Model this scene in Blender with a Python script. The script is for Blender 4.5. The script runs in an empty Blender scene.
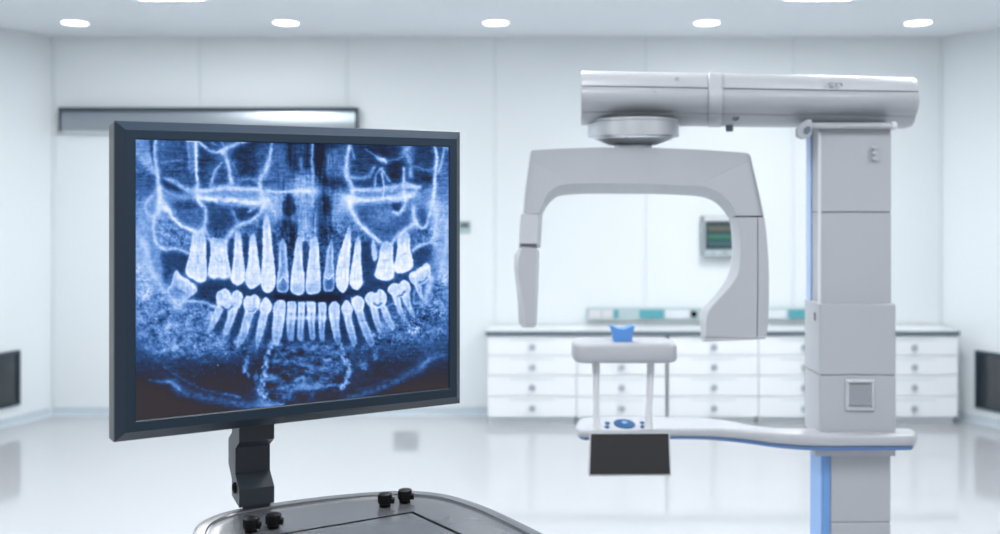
import bpy, bmesh, math, random
import numpy as np
from mathutils import Vector, Matrix

random.seed(4)
C = bpy.context.scene.collection
F, CX, HZ, EYE = 900.0, 500.0, 192.0, 2.0      # focal length in photo pixels, principal column, horizon row, eye height


def at(px, py, Y):
    return Vector(((px - CX) / F * Y, Y, EYE - (py - HZ) / F * Y))


def on_plane(px, py, z):
    return at(px, py, (EYE - z) * F / (py - HZ))


# ------------------------------------------------------------------ materials
def mat(name, col, rough=0.5, metal=0.0, ior=1.5, coat=0.0, emit=None, strength=1.0, bump=0.0, scale=60.0, var=0.0):
    m = bpy.data.materials.new(name)
    m.use_nodes = True
    nt = m.node_tree
    b = nt.nodes['Principled BSDF']
    b.inputs['Base Color'].default_value = (*col, 1)
    b.inputs['Roughness'].default_value = rough
    b.inputs['Metallic'].default_value = metal
    b.inputs['IOR'].default_value = ior
    b.inputs['Coat Weight'].default_value = coat
    if emit:
        b.inputs['Emission Color'].default_value = (*emit, 1)
        b.inputs['Emission Strength'].default_value = strength
    if bump or var:
        tc = nt.nodes.new('ShaderNodeTexCoord')
        n = nt.nodes.new('ShaderNodeTexNoise')
        n.inputs['Scale'].default_value = scale
        n.inputs['Detail'].default_value = 4
        nt.links.new(tc.outputs['Object'], n.inputs['Vector'])
        if bump:
            bp = nt.nodes.new('ShaderNodeBump')
            bp.inputs['Strength'].default_value = bump
            bp.inputs['Distance'].default_value = 0.002
            nt.links.new(n.outputs['Fac'], bp.inputs['Height'])
            nt.links.new(bp.outputs['Normal'], b.inputs['Normal'])
        if var:
            mx = nt.nodes.new('ShaderNodeMix')
            mx.data_type = 'RGBA'
            mx.inputs['A'].default_value = (*[c * (1 - var) for c in col], 1)
            mx.inputs['B'].default_value = (*[min(1, c * (1 + var)) for c in col], 1)
            nt.links.new(n.outputs['Fac'], mx.inputs['Factor'])
            nt.links.new(mx.outputs['Result'], b.inputs['Base Color'])
    return m


M = dict(
    wall=mat('wall_paint', (.785, .835, .862), .55, bump=.05, scale=30, var=.01),
    ceil=mat('ceiling_paint', (.80, .84, .87), .7, bump=.05, scale=30),
    joint=mat('panel_joint', (.74, .80, .83), .6, var=.03),
    floor=mat('polished_floor', (.54, .556, .58), .085, ior=2.7, var=.012, scale=2.0),
    base=mat('cove_base', (.56, .64, .70), .4, var=.02),
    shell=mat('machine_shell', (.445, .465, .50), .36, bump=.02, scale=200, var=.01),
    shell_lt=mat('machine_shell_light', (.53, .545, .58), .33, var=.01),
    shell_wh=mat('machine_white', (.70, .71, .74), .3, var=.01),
    steel=mat('brushed_steel', (.66, .68, .72), .32, metal=.8, var=.03, scale=25),
    seam=mat('seam_grey', (.22, .23, .25), .7, var=.03),
    groove=mat('dark_groove', (.012, .013, .016), .95, ior=1.03, var=.05),
    blue=mat('blue_trim', (.16, .34, .68), .35, var=.02),
    blue_pale=mat('blue_pale_strip', (.42, .56, .82), .35, var=.02),
    blue_lt=mat('blue_strip', (.26, .45, .80), .35, var=.02),
    bite=mat('blue_rubber', (.10, .28, .66), .45, var=.03),
    button=mat('button_blue', (.012, .075, .19), .5, ior=1.25, var=.03),
    tab=mat('tablet_glass', (.018, .018, .02), .35, var=.05),
    rear=mat('monitor_rear_shell', (.075, .075, .08), .4, var=.03),
    frame=mat('monitor_frame', (.014, .029, .050), .42, ior=1.4, bump=.04, scale=300, var=.04),
    neck=mat('monitor_neck', (.042, .051, .066), .42, bump=.05, scale=200, var=.05),
    cart=mat('cart_lacquer', (.085, .091, .104), .25, ior=1.95, var=.03, scale=20),
    black=mat('black_plastic', (.008, .008, .009), .4, ior=1.2, var=.1),
    cab=mat('cabinet_white', (.86, .89, .92), .35, var=.01),
    cab_side=mat('cabinet_carcass', (.78, .83, .86), .45, var=.02),
    top=mat('worktop_grey', (.13, .17, .20), .35, var=.05, scale=15),
    knob=mat('knob_steel', (.42, .48, .53), .35, metal=.3, var=.03),
    plate=mat('label_plate', (.72, .77, .80), .4, var=.02),
    teal=mat('teal_plate', (.10, .36, .42), .4, var=.04),
    pale=mat('pale_rail', (.46, .57, .59), .4, var=.02),
    dark=mat('dark_glass', (.012, .02, .028), .12, ior=1.9, var=.1),
    dframe=mat('niche_frame', (.05, .075, .095), .7, ior=1.2, var=.05),
    lampoff=mat('lamp_ring', (.85, .88, .9), .4, var=.01),
    lampon=mat('lamp_diffuser', (.9, .9, .9), .5, emit=(.93, .96, 1.0), strength=6.0),
    panelon=mat('panel_diffuser', (.9, .9, .9), .5, emit=(.97, .985, 1.0), strength=35.5),
    panelon_added=mat('panel_diffuser_added', (.9, .9, .9), .5, emit=(.97, .985, 1.0), strength=21.0),  # weaker glow for the added, unseen panel rows
    alum=mat('housing_metal', (.40, .45, .50), .30, metal=.85, var=.04, scale=8),
)


def screen_waves():
    """Patient monitor screen: dark with an orange and two green traces (real display content)."""
    m = bpy.data.materials.new('vital_signs_screen')
    m.use_nodes = True
    nt = m.node_tree
    b = nt.nodes['Principled BSDF']
    b.inputs['Base Color'].default_value = (.02, .03, .035, 1)
    b.inputs['Roughness'].default_value = .3
    at_ = nt.nodes.new('ShaderNodeVertexColor')
    at_.layer_name = 'picture'
    nt.links.new(at_.outputs['Color'], b.inputs['Emission Color'])
    b.inputs['Emission Strength'].default_value = 1.0
    return m


# ------------------------------------------------------------------ mesh helpers
def link(name, bm, m, parent=None, smooth=35):
    me = bpy.data.meshes.new(name)
    bmesh.ops.recalc_face_normals(bm, faces=bm.faces[:])
    if parent is not None:
        off = wloc(parent)
        for v in bm.verts:
            v.co -= off
    bm.to_mesh(me)
    bm.free()
    o = bpy.data.objects.new(name, me)
    C.objects.link(o)
    for mm in (m if isinstance(m, (list, tuple)) else [m]):
        me.materials.append(mm)
    if parent is not None:
        o.parent = parent
    if smooth:
        for p in me.polygons:
            p.use_smooth = True
        me.set_sharp_from_angle(angle=math.radians(smooth))
    return o


def wloc(o):
    v = Vector(o.location)
    while o.parent:
        o = o.parent
        v += Vector(o.location)
    return v


def thing(name, label, cat, loc, group=None):
    o = bpy.data.objects.new(name, None)
    o.empty_display_size = .1
    C.objects.link(o)
    o.location = loc
    o['label'] = label
    o['category'] = cat
    if group:
        o['group'] = group
    return o


def struct(o):
    o['kind'] = 'structure'
    return o


def bev(bm, w, seg=2, angle=30, edges=None):
    if edges is None:
        edges = [e for e in bm.edges if len(e.link_faces) == 2 and e.calc_face_angle(0) > math.radians(angle)]
    bmesh.ops.bevel(bm, geom=edges, offset=w, segments=seg, profile=.5, affect='EDGES', clamp_overlap=True)


def box(bm, x0, x1, y0, y1, z0, z1):
    v = [bm.verts.new((x, y, z)) for x in (x0, x1) for y in (y0, y1) for z in (z0, z1)]
    for f in ((0, 1, 3, 2), (4, 6, 7, 5), (0, 4, 5, 1), (2, 3, 7, 6), (0, 2, 6, 4), (1, 5, 7, 3)):
        bm.faces.new([v[i] for i in f])
    return v


def bbox(x0, x1, y0, y1, z0, z1, w=0, seg=2):
    bm = bmesh.new()
    box(bm, x0, x1, y0, y1, z0, z1)
    if w:
        bev(bm, w, seg)
    return bm


def loops(bm, rings, cap0=True, cap1=True, closed=True):
    """Skin a list of rings (equal numbers of points)."""
    vs = [[bm.verts.new(p) for p in r] for r in rings]
    n = len(rings[0])
    for a, b in zip(vs, vs[1:]):
        for i in range(n if closed else n - 1):
            j = (i + 1) % n
            bm.faces.new((a[i], a[j], b[j], b[i]))
    if cap0:
        bm.faces.new(vs[0])
    if cap1:
        bm.faces.new(vs[-1])
    return vs


def lathe(prof, c, axis='z', n=40):
    """prof: list of (radius, height) -> closed body of revolution."""
    bm = bmesh.new()
    rings = []
    for r, h in prof:
        ring = []
        for i in range(n):
            a = 2 * math.pi * i / n
            if axis == 'z':
                ring.append(c + Vector((r * math.cos(a), r * math.sin(a), h)))
            elif axis == 'y':
                ring.append(c + Vector((r * math.cos(a), h, r * math.sin(a))))
            else:
                ring.append(c + Vector((h, r * math.cos(a), r * math.sin(a))))
        rings.append(ring)
    loops(bm, rings)
    return bm


def spline(pts, n=8, closed=False):
    """Catmull-Rom through points (tuples or Vectors)."""
    P = [np.array(p, float) for p in pts]
    m = len(P)
    out = []
    rng = m if closed else m - 1
    for i in range(rng):
        p1, p2 = P[i], P[(i + 1) % m]
        p0 = P[i - 1] if (closed or i > 0) else 2 * p1 - p2
        p3 = P[(i + 2) % m] if (closed or i + 2 < m) else 2 * p2 - p1
        for k in range(n):
            t = k / n
            out.append(.5 * (2 * p1 + (p2 - p0) * t + (2 * p0 - 5 * p1 + 4 * p2 - p3) * t * t + (3 * p1 - p0 - 3 * p2 + p3) * t ** 3))
    if not closed:
        out.append(P[-1])
    return out


def resample(pts, n):
    P = np.array(pts, float)
    d = np.r_[0, np.cumsum(np.linalg.norm(np.diff(P, axis=0), axis=1))]
    s = np.linspace(0, d[-1], n)
    return np.stack([np.interp(s, d, P[:, k]) for k in range(P.shape[1])], 1)


def inset(P, d):
    """Offset a closed 2-D polyline inwards (counter-clockwise positive)."""
    P = np.array(P, float)
    area = .5 * np.sum(P[:, 0] * np.roll(P[:, 1], -1) - P[:, 1] * np.roll(P[:, 0], -1))
    T = np.roll(P, -1, 0) - np.roll(P, 1, 0)
    T /= np.linalg.norm(T, axis=1)[:, None] + 1e-9
    N = np.stack([-T[:, 1], T[:, 0]], 1) * (1 if area > 0 else -1)
    return P + N * d


def px_loft(layers, w=0):
    """layers: list of (outline in px, depth) with matching point counts, first one the front."""
    bm = bmesh.new()
    loops(bm, [[at(x, y, Y) for x, y in o] for o, Y in layers])
    if w:
        bev(bm, w)
    return bm


# ================================================================== ROOM
WY = at(0, 0, 1).y * 8.07          # back wall distance
WY = 8.07
CEIL = EYE + (HZ - 37) / F * WY
XL, XR = (52 - CX) / F * WY, (942 - CX) / F * WY
DL = Vector((-.467, -.884, 0)).normalized()
DR = Vector((.55, -.835, 0)).normalized()
PL, PR = Vector((XL, WY, 0)), Vector((XR, WY, 0))
TL_ = (WY + 1.0) / -DL.y
TR_ = (WY + 1.0) / -DR.y
LE, RE = PL + DL * TL_, PR + DR * TR_

bm = bmesh.new()
for z0, z1 in ((-.06, 0),):
    loops(bm, [[(PL.x, PL.y, z), (PR.x, PR.y, z), (RE.x, RE.y, z), (LE.x, LE.y, z)] for z in (z0, z1)])
struct(link('floor', bm, M['floor'], smooth=0))
bm = bmesh.new()
loops(bm, [[(PL.x, PL.y, z), (PR.x, PR.y, z), (RE.x, RE.y, z), (LE.x, LE.y, z)] for z in (CEIL, CEIL + .1)])
struct(link('ceiling', bm, M['ceil'], smooth=0))


def wall(name, a, b, joints):
    """A wall of panels between a and b (plan points) with recessed joints at the distances in joints."""
    d = (b - a)
    L = d.length
    d = d.normalized()
    n = Vector((-d.y, d.x, 0))
    if n.dot(Vector((0, 2, 0)) - a) < 0:
        n = -n
    bm = bmesh.new()
    g = .012
    cuts = [0] + list(joints) + [L]
    prof = []
    for i, c in enumerate(cuts):
        if i == 0 or i == len(cuts) - 1:
            prof.append((c, 0))
        else:
            prof += [(c - g - .006, 0), (c - g, -.006), (c + g, -.006), (c + g + .006, 0)]
    prof = [(s, o) for s, o in prof]
    ring = lambda z: [a + d * s + n * o + Vector((0, 0, z)) for s, o in prof] + [b - n * .12 + Vector((0, 0, z)), a - n * .12 + Vector((0, 0, z))]
    loops(bm, [ring(0), ring(CEIL)])
    w = struct(link(name, bm, M['wall'], smooth=0))
    return w, d, n


jb = [((p - 52) / F * WY) for p in (199, 347, 495, 645, 793)]
wall('wall_back', PL, PR, jb)
wall('wall_left', PL, LE, [1.33 * k for k in range(1, 7)])
wall('wall_right', PR, RE, [1.33 * k for k in range(1, 7)])
for k, p in enumerate((199, 347, 495, 645, 793)):
    x = (p - CX) / F * WY
    struct(link('trim_%d' % (k + 1), bbox(x - .0115, x + .0115, WY + .003, WY + .0055, .0, CEIL), M['joint'], smooth=0))
for name, x, dd in (('trim_6', XL, DL), ('trim_7', XR, DR)):
    s = 1 if x < 0 else -1
    struct(link(name, bbox(x + .002 * s if s > 0 else x - .030, x + .030 if s > 0 else x - .002, WY - .012, WY - .001, .0, CEIL), M['joint'], smooth=0))


def basebd(name, a, b):
    d = (b - a).normalized()
    n = Vector((-d.y, d.x, 0))
    if n.dot(Vector((0, 2, 0)) - a) < 0:
        n = -n
    bm = bmesh.new()
    sec = [(0.0005, 0.0005), (.03, 0.0005), (.016, .01), (.012, .03), (.012, .07), (.0005, .075)]
    loops(bm, [[p + n * o + Vector((0, 0, z)) for o, z in sec] for p in (a, b)])
    struct(link(name, bm, M['base']))


basebd('baseboard_back', PL + Vector((.02, 0, 0)), PR - Vector((.02, 0, 0)))
basebd('baseboard_left', PL + DL * .03, LE)
basebd('baseboard_right', PR + DR * .03, RE)

# ceiling lamps ------------------------------------------------------
LZ = CEIL
names = ['leftmost', 'second', 'middle', 'fourth', 'rightmost']
lab = ['round recessed downlight in the ceiling corner above the long metal wall housing, leftmost of five',
       'round recessed downlight above the middle of the display monitor, second of five from the left',
       'round recessed downlight in the ceiling midway between monitor and x-ray machine, middle of five',
       'round recessed downlight above the curved rotating arm, fourth of five from the left',
       'round recessed downlight above the machine column at the right, rightmost of five']
YD = (CEIL - EYE) * F / (HZ - 22.5)
for k, px in enumerate((75, 286, 496, 707, 918)):
    c = Vector(((px - CX) / F * YD, YD, LZ))
    t = thing('recessed_downlight', lab[k], 'ceiling light', c, 'round downlights in the ceiling')
    link('trim_ring', lathe([(.101, -.001), (.116, -.001), (.116, -.004), (.110, -.006), (.101, -.005)], c), M['lampoff'], t)
    link('diffuser', lathe([(.001, -.001), (.1, -.001), (.1, -.005), (.06, -.0065), (.001, -.007)], c), M['lampon'], t)
YP = (CEIL - EYE) * F / (HZ + 1.2)


def led_panel(x, y0, y1, w, label, m='panelon'):
    c = Vector((x, (y0 + y1) / 2, LZ))
    t = thing('ceiling_light_panel', label, 'ceiling light', c, 'rectangular light panels in the ceiling')
    bm = bmesh.new()
    r = lambda m, z: [(x - w / 2 + m, y0 + m, z), (x + w / 2 - m, y0 + m, z), (x + w / 2 - m, y1 - m, z), (x - w / 2 + m, y1 - m, z)]
    loops(bm, [r(.02, LZ - .001), r(0, LZ - .001), r(0, LZ - .012), r(.02, LZ - .012), r(.02, LZ - .001)], False, False)
    link('frame', bm, M['lampoff'], t, 0)
    link('diffuser', bbox(x - w / 2 + .021, x + w / 2 - .021, y0 + .021, y1 - .021, LZ - .010, LZ - .001), M[m], t, 0)


led_panel((174 - CX) / F * YP, YP - 1.2, YP, .48, 'white ceiling light panel at the top edge between the two left downlights')
led_panel((816 - CX) / F * YP, YP - 1.2, YP, .48, 'white ceiling light panel at the top edge above the machine beam')
for yy in (3.9, 1.2):  # unseen rows added to light the machine's top and front
    for xx, wd in ((-2.35, 'left'), (0.0, 'middle'), (2.35, 'right')):
        led_panel(xx, yy - .6, yy + .6, .48, 'added white light panel, unseen, in the %s of the %s row, overhead' % (wd, 'second' if yy > 3 else 'third'), 'panelon_added')

# ================================================================== WALL FITTINGS
# long metal housing
z0, z1 = at(0, 132, WY - .1).z, at(0, 108.8, WY - .1).z
x0, x1 = at(58.5, 0, WY - .1).x, at(356.5, 0, WY - .1).x
t = thing('wall_lamp_housing', 'long grey metal lamp housing mounted on the back wall behind the monitor', 'wall lamp', ((x0 + x1) / 2, WY, z0))
bm = bmesh.new()
sec = []
for k in range(9):                                   # gently bowed front
    s = k / 8
    sec.append((WY - .08 - .006 * math.sin(math.pi * s), z0 + .01 + (z1 - z0 - .03) * s))
rows = [[(x, y, z) for y, z in [(WY - .001, z0 + .01)] + sec + [(WY - .001, z1 - .02)]] for x in np.linspace(x0 + .012, x1 - .012, 12)]
loops(bm, rows)
link('housing', bm, M['alum'], t)
link('top_rail', bbox(x0, x1, WY - .11, WY - .001, z1 - .0195, z1 + .012, .006), M['dframe'], t)
for xx in (x0, x1 - .0115):
    link('end_cap', bbox(xx, xx + .0115, WY - .1, WY - .001, z0, z1 - .02, .004), M['dframe'], t)
link('bottom_rail', bbox(x0 + .012, x1 - .012, WY - .09, WY - .001, z0, z0 + .0095, .003), M['plate'], t)

# small switch beside the monitor
c = at(464.5, 227, WY)
t = thing('wall_switch', 'small pale wall switch with dark rocker just right of the monitor edge', 'switch', (c.x, WY, c.z - .055))
link('plate', bbox(c.x - .055, c.x + .055, WY - .014, WY - .001, c.z - .055, c.z + .055, .004), M['pale'], t)
link('rocker', bbox(c.x - .035, c.x + .04, WY - .028, WY - .0145, c.z - .005, c.z + .04, .004), M['top'], t)

# low vent mirrored in the floor
c = at(406, 388.5, WY)
t = thing('wall_vent', 'small dark vent low on the back wall behind the monitor, mirrored in the floor', 'vent', (c.x, WY, c.z - .08))
link('vent_plate', bbox(c.x - .11, c.x + .11, WY - .012, WY - .001, c.z - .085, c.z + .085, .004), M['dframe'], t)
for k in range(6):
    zz = c.z - .07 + k * .024
    link('slat', bbox(c.x - .095, c.x + .095, WY - .02, WY - .0125, zz, zz + .014, .002), M['dframe'], t)

# patient monitor on the wall
YM = WY - .10
pa, pb = at(703.5, 216, YM), at(753, 257, YM)
t = thing('wall_monitor', 'wall patient monitor with orange and green traces seen through the curved arm', 'monitor', ((pa.x + pb.x) / 2, WY, pb.z))
link('casing', bbox(pa.x, pb.x, YM, WY - .001, pb.z, pa.z, .012), mat('monitor_casing', (.38, .43, .46), .4, var=.02), t)
W_, H_ = 96, 56
bm = bmesh.new()
sa, sb = at(705.6, 222, YM), at(750.6, 249, YM)
grid = [[bm.verts.new((sa.x + (sb.x - sa.x) * i / W_, YM - .004, sa.z + (sb.z - sa.z) * j / H_)) for i in range(W_ + 1)] for j in range(H_ + 1)]
for j in range(H_):
    for i in range(W_):
        bm.faces.new((grid[j][i], grid[j][i + 1], grid[j + 1][i + 1], grid[j + 1][i]))
so = link('screen', bm, screen_waves(), t, 0)
ca = so.data.color_attributes.new('picture', 'FLOAT_COLOR', 'POINT')
for v in so.data.vertices:
    u = (v.co.x + wloc(t).x - sa.x) / (sb.x - sa.x)
    w = (v.co.z + wloc(t).z - sa.z) / (sb.z - sa.z)
    col = np.array((.012, .035, .045))
    for cy, amp, fr, cc in ((.25, .09, 5, (.13, .09, .03)), (.55, .08, 8, (.02, .16, .06)), (.80, .05, 4, (.02, .08, .09))):
        ph = (u * fr) % 1
        tr = cy - amp * (math.exp(-((ph - .3) / .07) ** 2) - .4 * math.exp(-((ph - .42) / .06) ** 2) + .3 * math.exp(-((ph - .7) / .12) ** 2))
        k = math.exp(-((w - tr) / .07) ** 2) if .05 < u < .97 else 0
        col = col + np.array(cc) * k
    ca.data[v.index].color = (*col, 1)
for px in (708, 718, 731, 742):
    a, b = at(px - 3.4, 251, YM), at(px + 3.4, 254.6, YM)
    link('key', bbox(a.x, b.x, YM - .012, YM - .0005, b.z, a.z, .003), M['pale'], t)
a, b = at(704, 216.8, YM), at(749, 220.5, YM)
link('handle_bar', bbox(a.x, b.x, YM - .02, YM - .0005, b.z, a.z, .004), M['shell_wh'], t)

# service rail over the cabinets
zt, zb = at(0, 307.5, WY).z, at(0, 319, WY).z
xa, xb = at(587, 0, WY).x, at(838, 0, WY).x
t = thing('medical_service_rail', 'long pale service rail with teal plates on the back wall above the worktop', 'wall rail', ((xa + xb) / 2, WY, zb))
link('rail', bbox(xa, xb, WY - .05, WY - .001, zb, zt, .006), M['pale'], t)


def rail_plate(p0, p1, m, nm, y0=309, y1=317.5, th=.012):
    a, b = at(p0, y0, WY), at(p1, y1, WY)
    link(nm, bbox(a.x, b.x, WY - .0505 - th, WY - .0505, b.z, a.z, .003), M[m], t)


rail_plate(588.5, 600, 'shell_wh', 'socket_plate')
rail_plate(601.5, 611.5, 'shell_wh', 'socket_plate')
rail_plate(613.3, 617.6, 'teal', 'teal_plate')
rail_plate(638.5, 662.5, 'teal', 'teal_plate')
rail_plate(664.5, 688, 'plate', 'socket_plate')
rail_plate(700, 722, 'plate', 'socket_plate')
rail_plate(760, 784, 'plate', 'socket_plate')
rail_plate(786.5, 812, 'teal', 'teal_plate')
c = at(692.3, 313, WY)
link('valve_knob', lathe([(.001, 0), (.022, 0), (.026, -.006), (.026, -.028), (.021, -.034), (.001, -.034)], c + Vector((0, -.0505, 0)), 'y', 20), M['black'], t)


# dark glass panels on the side walls
def side_panel(a, d, pxs, pys, name, label, ext):
    n = Vector((-d.y, d.x, 0))
    if n.dot(Vector((0, 2, 0)) - a) < 0:
        n = -n

    def hit(px, py):
        r = Vector(((px - CX) / F, 1, -(py - HZ) / F))
        o = Vector((0, 0, EYE))
        tt = (a - o).dot(n) / r.dot(n)
        return o + r * tt
    p = hit(pxs, pys[0])
    q = hit(pxs, pys[1])
    s0 = (p - a).dot(d)
    s1 = s0 + ext
    zt, zb = p.z, q.z
    base = a + d * ((s0 + s1) / 2)
    t = thing(name, label, 'wall panel', (base.x, base.y, zb))

    def slab(nm, sa, sb, z0, z1, o0, o1, m, w):
        bm = bmesh.new()
        loops(bm, [[a + d * s + n * o + Vector((0, 0, z)) for s, o in ((sa, o0), (sb, o0), (sb, o1), (sa, o1))] for z in (z0, z1)])
        bev(bm, w)
        link(nm, bm, M[m], t)
    fw = .022
    slab('glass', s0 + fw, s1 - fw, zb + fw, zt - fw, .002, .012, 'dark', .002)
    slab('frame', s0, s0 + fw - .0005, zb, zt, .001, .03, 'dframe', .003)
    slab('frame', s1 - fw + .0005, s1, zb, zt, .001, .03, 'dframe', .003)
    slab('frame', s0 + fw, s1 - fw, zt - fw + .0005, zt, .001, .03, 'dframe', .003)
    slab('frame', s0 + fw, s1 - fw, zb, zb + fw - .0005, .001, .03, 'dframe', .003)


side_panel(PL, DL, 18.5, (350, 404), 'wall_glass_panel', 'dark framed glass panel low on the side wall, left of the monitor at the picture edge', .75)
side_panel(PR, DR, 976.5, (350, 407), 'wall_glass_panel', 'dark framed glass panel low on the side wall, beside the end of the drawer cabinets', .75)

# ================================================================== CABINETS
YC = 7.72
zc0, zc1 = at(0, 417, YC).z, at(0, 334.2, YC).z
cabs = [(487.5, 576.5), (576.55, 665.6), (668.2, 757.7), (757.75, 847.6), (867.5, 957)]
clab = ['white four-drawer cabinet at the left end of the row, under the hanging x-ray head',
        'white four-drawer cabinet behind the chin rest of the x-ray machine',
        'white four-drawer cabinet below the right end of the curved rotating arm',
        'white four-drawer cabinet partly hidden just left of the machine column',
        'white four-drawer cabinet right of the machine column, at the right end of the row']


def make_cab(x0, x1, label):
    t = thing('drawer_cabinet', label, 'cabinet', ((x0 + x1) / 2, (YC + WY) / 2, 0), 'white drawer cabinets along the back wall')
    link('carcass', bbox(x0, x1, YC + .002, WY - .035, zc0, zc1, .003), M['cab_side'], t)
    link('plinth', bbox(x0 + .01, x1 - .01, YC + .05, WY - .06, 0, zc0 - .0005), M['cab_side'], t)
    rows = [at(0, y, YC).z for y in (335.6, 355, 375, 395.7, 416.6)]
    for k in range(4):
        a, b = rows[k + 1] + .0035, rows[k] - .0035
        dr = link('drawer', bbox(x0 + .004, x1 - .004, YC - .02, YC + .0015, a, b, .004), M['cab'], t)
        kx, kz = (x0 + x1) / 2, (a + b) / 2 - .012
        link('knob', lathe([(.001, -.0005), (.010, -.0005), (.010, -.014), (.024, -.018), (.028, -.026), (.024, -.034), (.001, -.036)],
                           Vector((kx, YC - .02, kz)), 'y', 18), M['knob'], dr)
        link('label_holder', bbox(kx - .19, kx + .19, YC - .026, YC - .0205, b - .032, b - .022, .001), M['plate'], dr)
    return t


for (p0, p1), lb in zip(cabs, clab):
    make_cab(at(p0, 0, YC).x, at(p1, 0, YC).x, lb)
bm = bbox(at(486, 0, YC).x, at(958, 0, YC).x, YC - .03, WY - .035, zc1 + .0008, zc1 + .028, .005)
o = link('worktop', bm, M['cab'])
o['label'] = 'thin grey worktop running across all the white drawer cabinets'
o['category'] = 'worktop'
link('front_edge', bbox(at(486, 0, YC).x, at(958, 0, YC).x, YC - .036, YC - .0305, zc1 - .008, zc1 + .031, .001), M['top'], o)

# ================================================================== X-RAY MACHINE
YPOST = 3.03
mroot = thing('panoramic_x_ray_machine', 'tall grey dental panoramic x-ray machine with curved rotating arm and blue trim', 'x-ray machine',
              (at(855, 0, YPOST).x, YPOST + .06, 0))
K = lambda px, Y: (px - CX) / F * Y
ZZ = lambda py, Y: EYE - (py - HZ) / F * Y


def rect_ring(x0, x1, y0, y1, z, r, n=4):
    pts = []
    for cx, cy, a0 in ((x1 - r, y1 - r, 0), (x0 + r, y1 - r, 90), (x0 + r, y0 + r, 180), (x1 - r, y0 + r, 270)):
        for k in range(n + 1):
            a = math.radians(a0 + 90 * k / n)
            pts.append((cx + r * math.cos(a), cy + r * math.sin(a), z))
    return pts


def tower(x0, x1, y0, y1, z0, z1, r, e=.002):
    bm = bmesh.new()
    loops(bm, [rect_ring(x0 + e, x1 - e, y0 + e, y1 - e, z0, r), rect_ring(x0, x1, y0, y1, z0 + e, r),
               rect_ring(x0, x1, y0, y1, z1 - e, r), rect_ring(x0 + e, x1 - e, y0 + e, y1 - e, z1, r)])
    return bm


# upper post (two stacked covers), blue strip on its left flank
px0, px1 = K(819.6, YPOST), K(891.8, YPOST)
pyb = px0 * F / (809 - CX)
zsp = ZZ(212.2, YPOST)
ztop, zslv = ZZ(123, YPOST), ZZ(304, YPOST)
link('upper_post', tower(px0, px1, YPOST, pyb + .02, zsp + .002, ztop, .007), M['shell'], mroot)
link('post_seam', tower(px0 + .002, px1 - .002, YPOST + .002, pyb + .018, zsp - .002, zsp + .0015, .006, .0003), M['seam'], mroot)
link('lower_post', tower(px0, px1, YPOST, pyb + .02, zslv - .05, zsp - .0025, .007), M['shell'], mroot)
link('edge_highlight', bbox(px0 - .003, px0 + .004, YPOST - .003, YPOST + .008, zslv - .03, ztop - .03, .0025), M['shell_wh'], mroot)  # white bead standing in for the highlight along the post's left edge
link('blue_strip', bbox(px0 - .006, px0 - .0005, YPOST + .072, pyb + .012, zslv - .03, ztop - .02, .002), M['blue_pale'], mroot)
# small bracket
a, b = at(870.5, 146, YPOST), at(876.5, 160.5, YPOST)
br = link('bracket', bbox(a.x + .006, b.x, YPOST - .012, YPOST - .0005, b.z, a.z, .002), M['shell'], mroot)
for py in (147.6, 153.2, 158.8):
    p = at(873.5, py, YPOST)
    link('bracket_tab', bbox(p.x - .011, p.x + .008, YPOST - .018, YPOST - .0125, p.z - .0035, p.z + .0035, .001), M['shell_lt'], br)

# sliding carriage (sleeve)
YS = 3.0
sx0, sx1 = K(819.4, YS), K(896.6, YS)
syb = sx0 * F / (807 - CX)
zs1, zs2, zs3 = ZZ(304.5, YS), ZZ(375.2, YS), ZZ(431, YS)
link('carriage', tower(sx0, sx1, YS, syb + .03, zs2 + .0015, zs1, .010), M['shell'], mroot)
link('carriage_seam', tower(sx0 + .002, sx1 - .002, YS + .002, syb + .028, zs2 - .0015, zs2 + .001, .009, .0003), M['seam'], mroot)
link('carriage_base', tower(sx0, sx1, YS, syb + .03, zs3 - .02, zs2 - .002, .010), M['shell'], mroot)
a, b = at(845, 379, YS), at(874, 410.5, YS)
bm = bmesh.new()
r = lambda m, y: [(a.x + m, y, a.z - m), (b.x - m, y, a.z - m), (b.x - m, y, b.z + m), (a.x + m, y, b.z + m)]
loops(bm, [r(0, YS - .0005), r(0, YS - .006), r(.004, YS - .009), r(.010, YS - .009), r(.012, YS - .003)], True, False)
ap = link('access_panel', bm, M['shell_lt'], mroot, 30)
a2, b2 = at(848.2, 384, YS), at(870.7, 404.5, YS)
link('panel_screen', bbox(a2.x, b2.x, YS - .0065, YS - .0008, b2.z, a2.z, .001), mat('panel_screen_grey', (.30, .32, .36), .4, var=.03), ap)
# power socket mark on carriage flank
link('flank_slot', bbox(sx0 - .003, sx0 - .0003, YS + .035, YS + .047, ZZ(322, YS), ZZ(314, YS), .001), M['top'], mroot)

# lower column with blue corner track
YL = 3.03
lx0, lx1 = K(823, YL), K(891.2, YL)
lyb = lx0 * F / (812.2 - CX)
zseam = ZZ(522.5, YL)
ztr = ZZ(448, YL)
bx = K(830.6, YL)
link('column', tower(bx + .001, lx1, YL + .001, lyb + .03, zseam + .0015, ztr + .06, .006), M['shell'], mroot)
link('column_seam', tower(bx + .003, lx1 - .002, YL + .003, lyb + .028, zseam - .001, zseam + .001, .005, .0003), M['seam'], mroot)
link('column_foot', tower(bx + .001, lx1, YL + .001, lyb + .03, .06, zseam - .0015, .006), M['shell'], mroot)
link('blue_track', tower(lx0, bx, YL, lyb + .012, .06, ztr + .02, .004), M['blue'], mroot)
link('blue_side_track', bbox(lx0 - .004, lx0 - .0003, YL + .006, lyb + .01, .06, ztr + .015, .0015), M['blue_lt'], mroot)
a, b = at(815, 447, 3.0), at(895.5, 456, 3.0)
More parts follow.
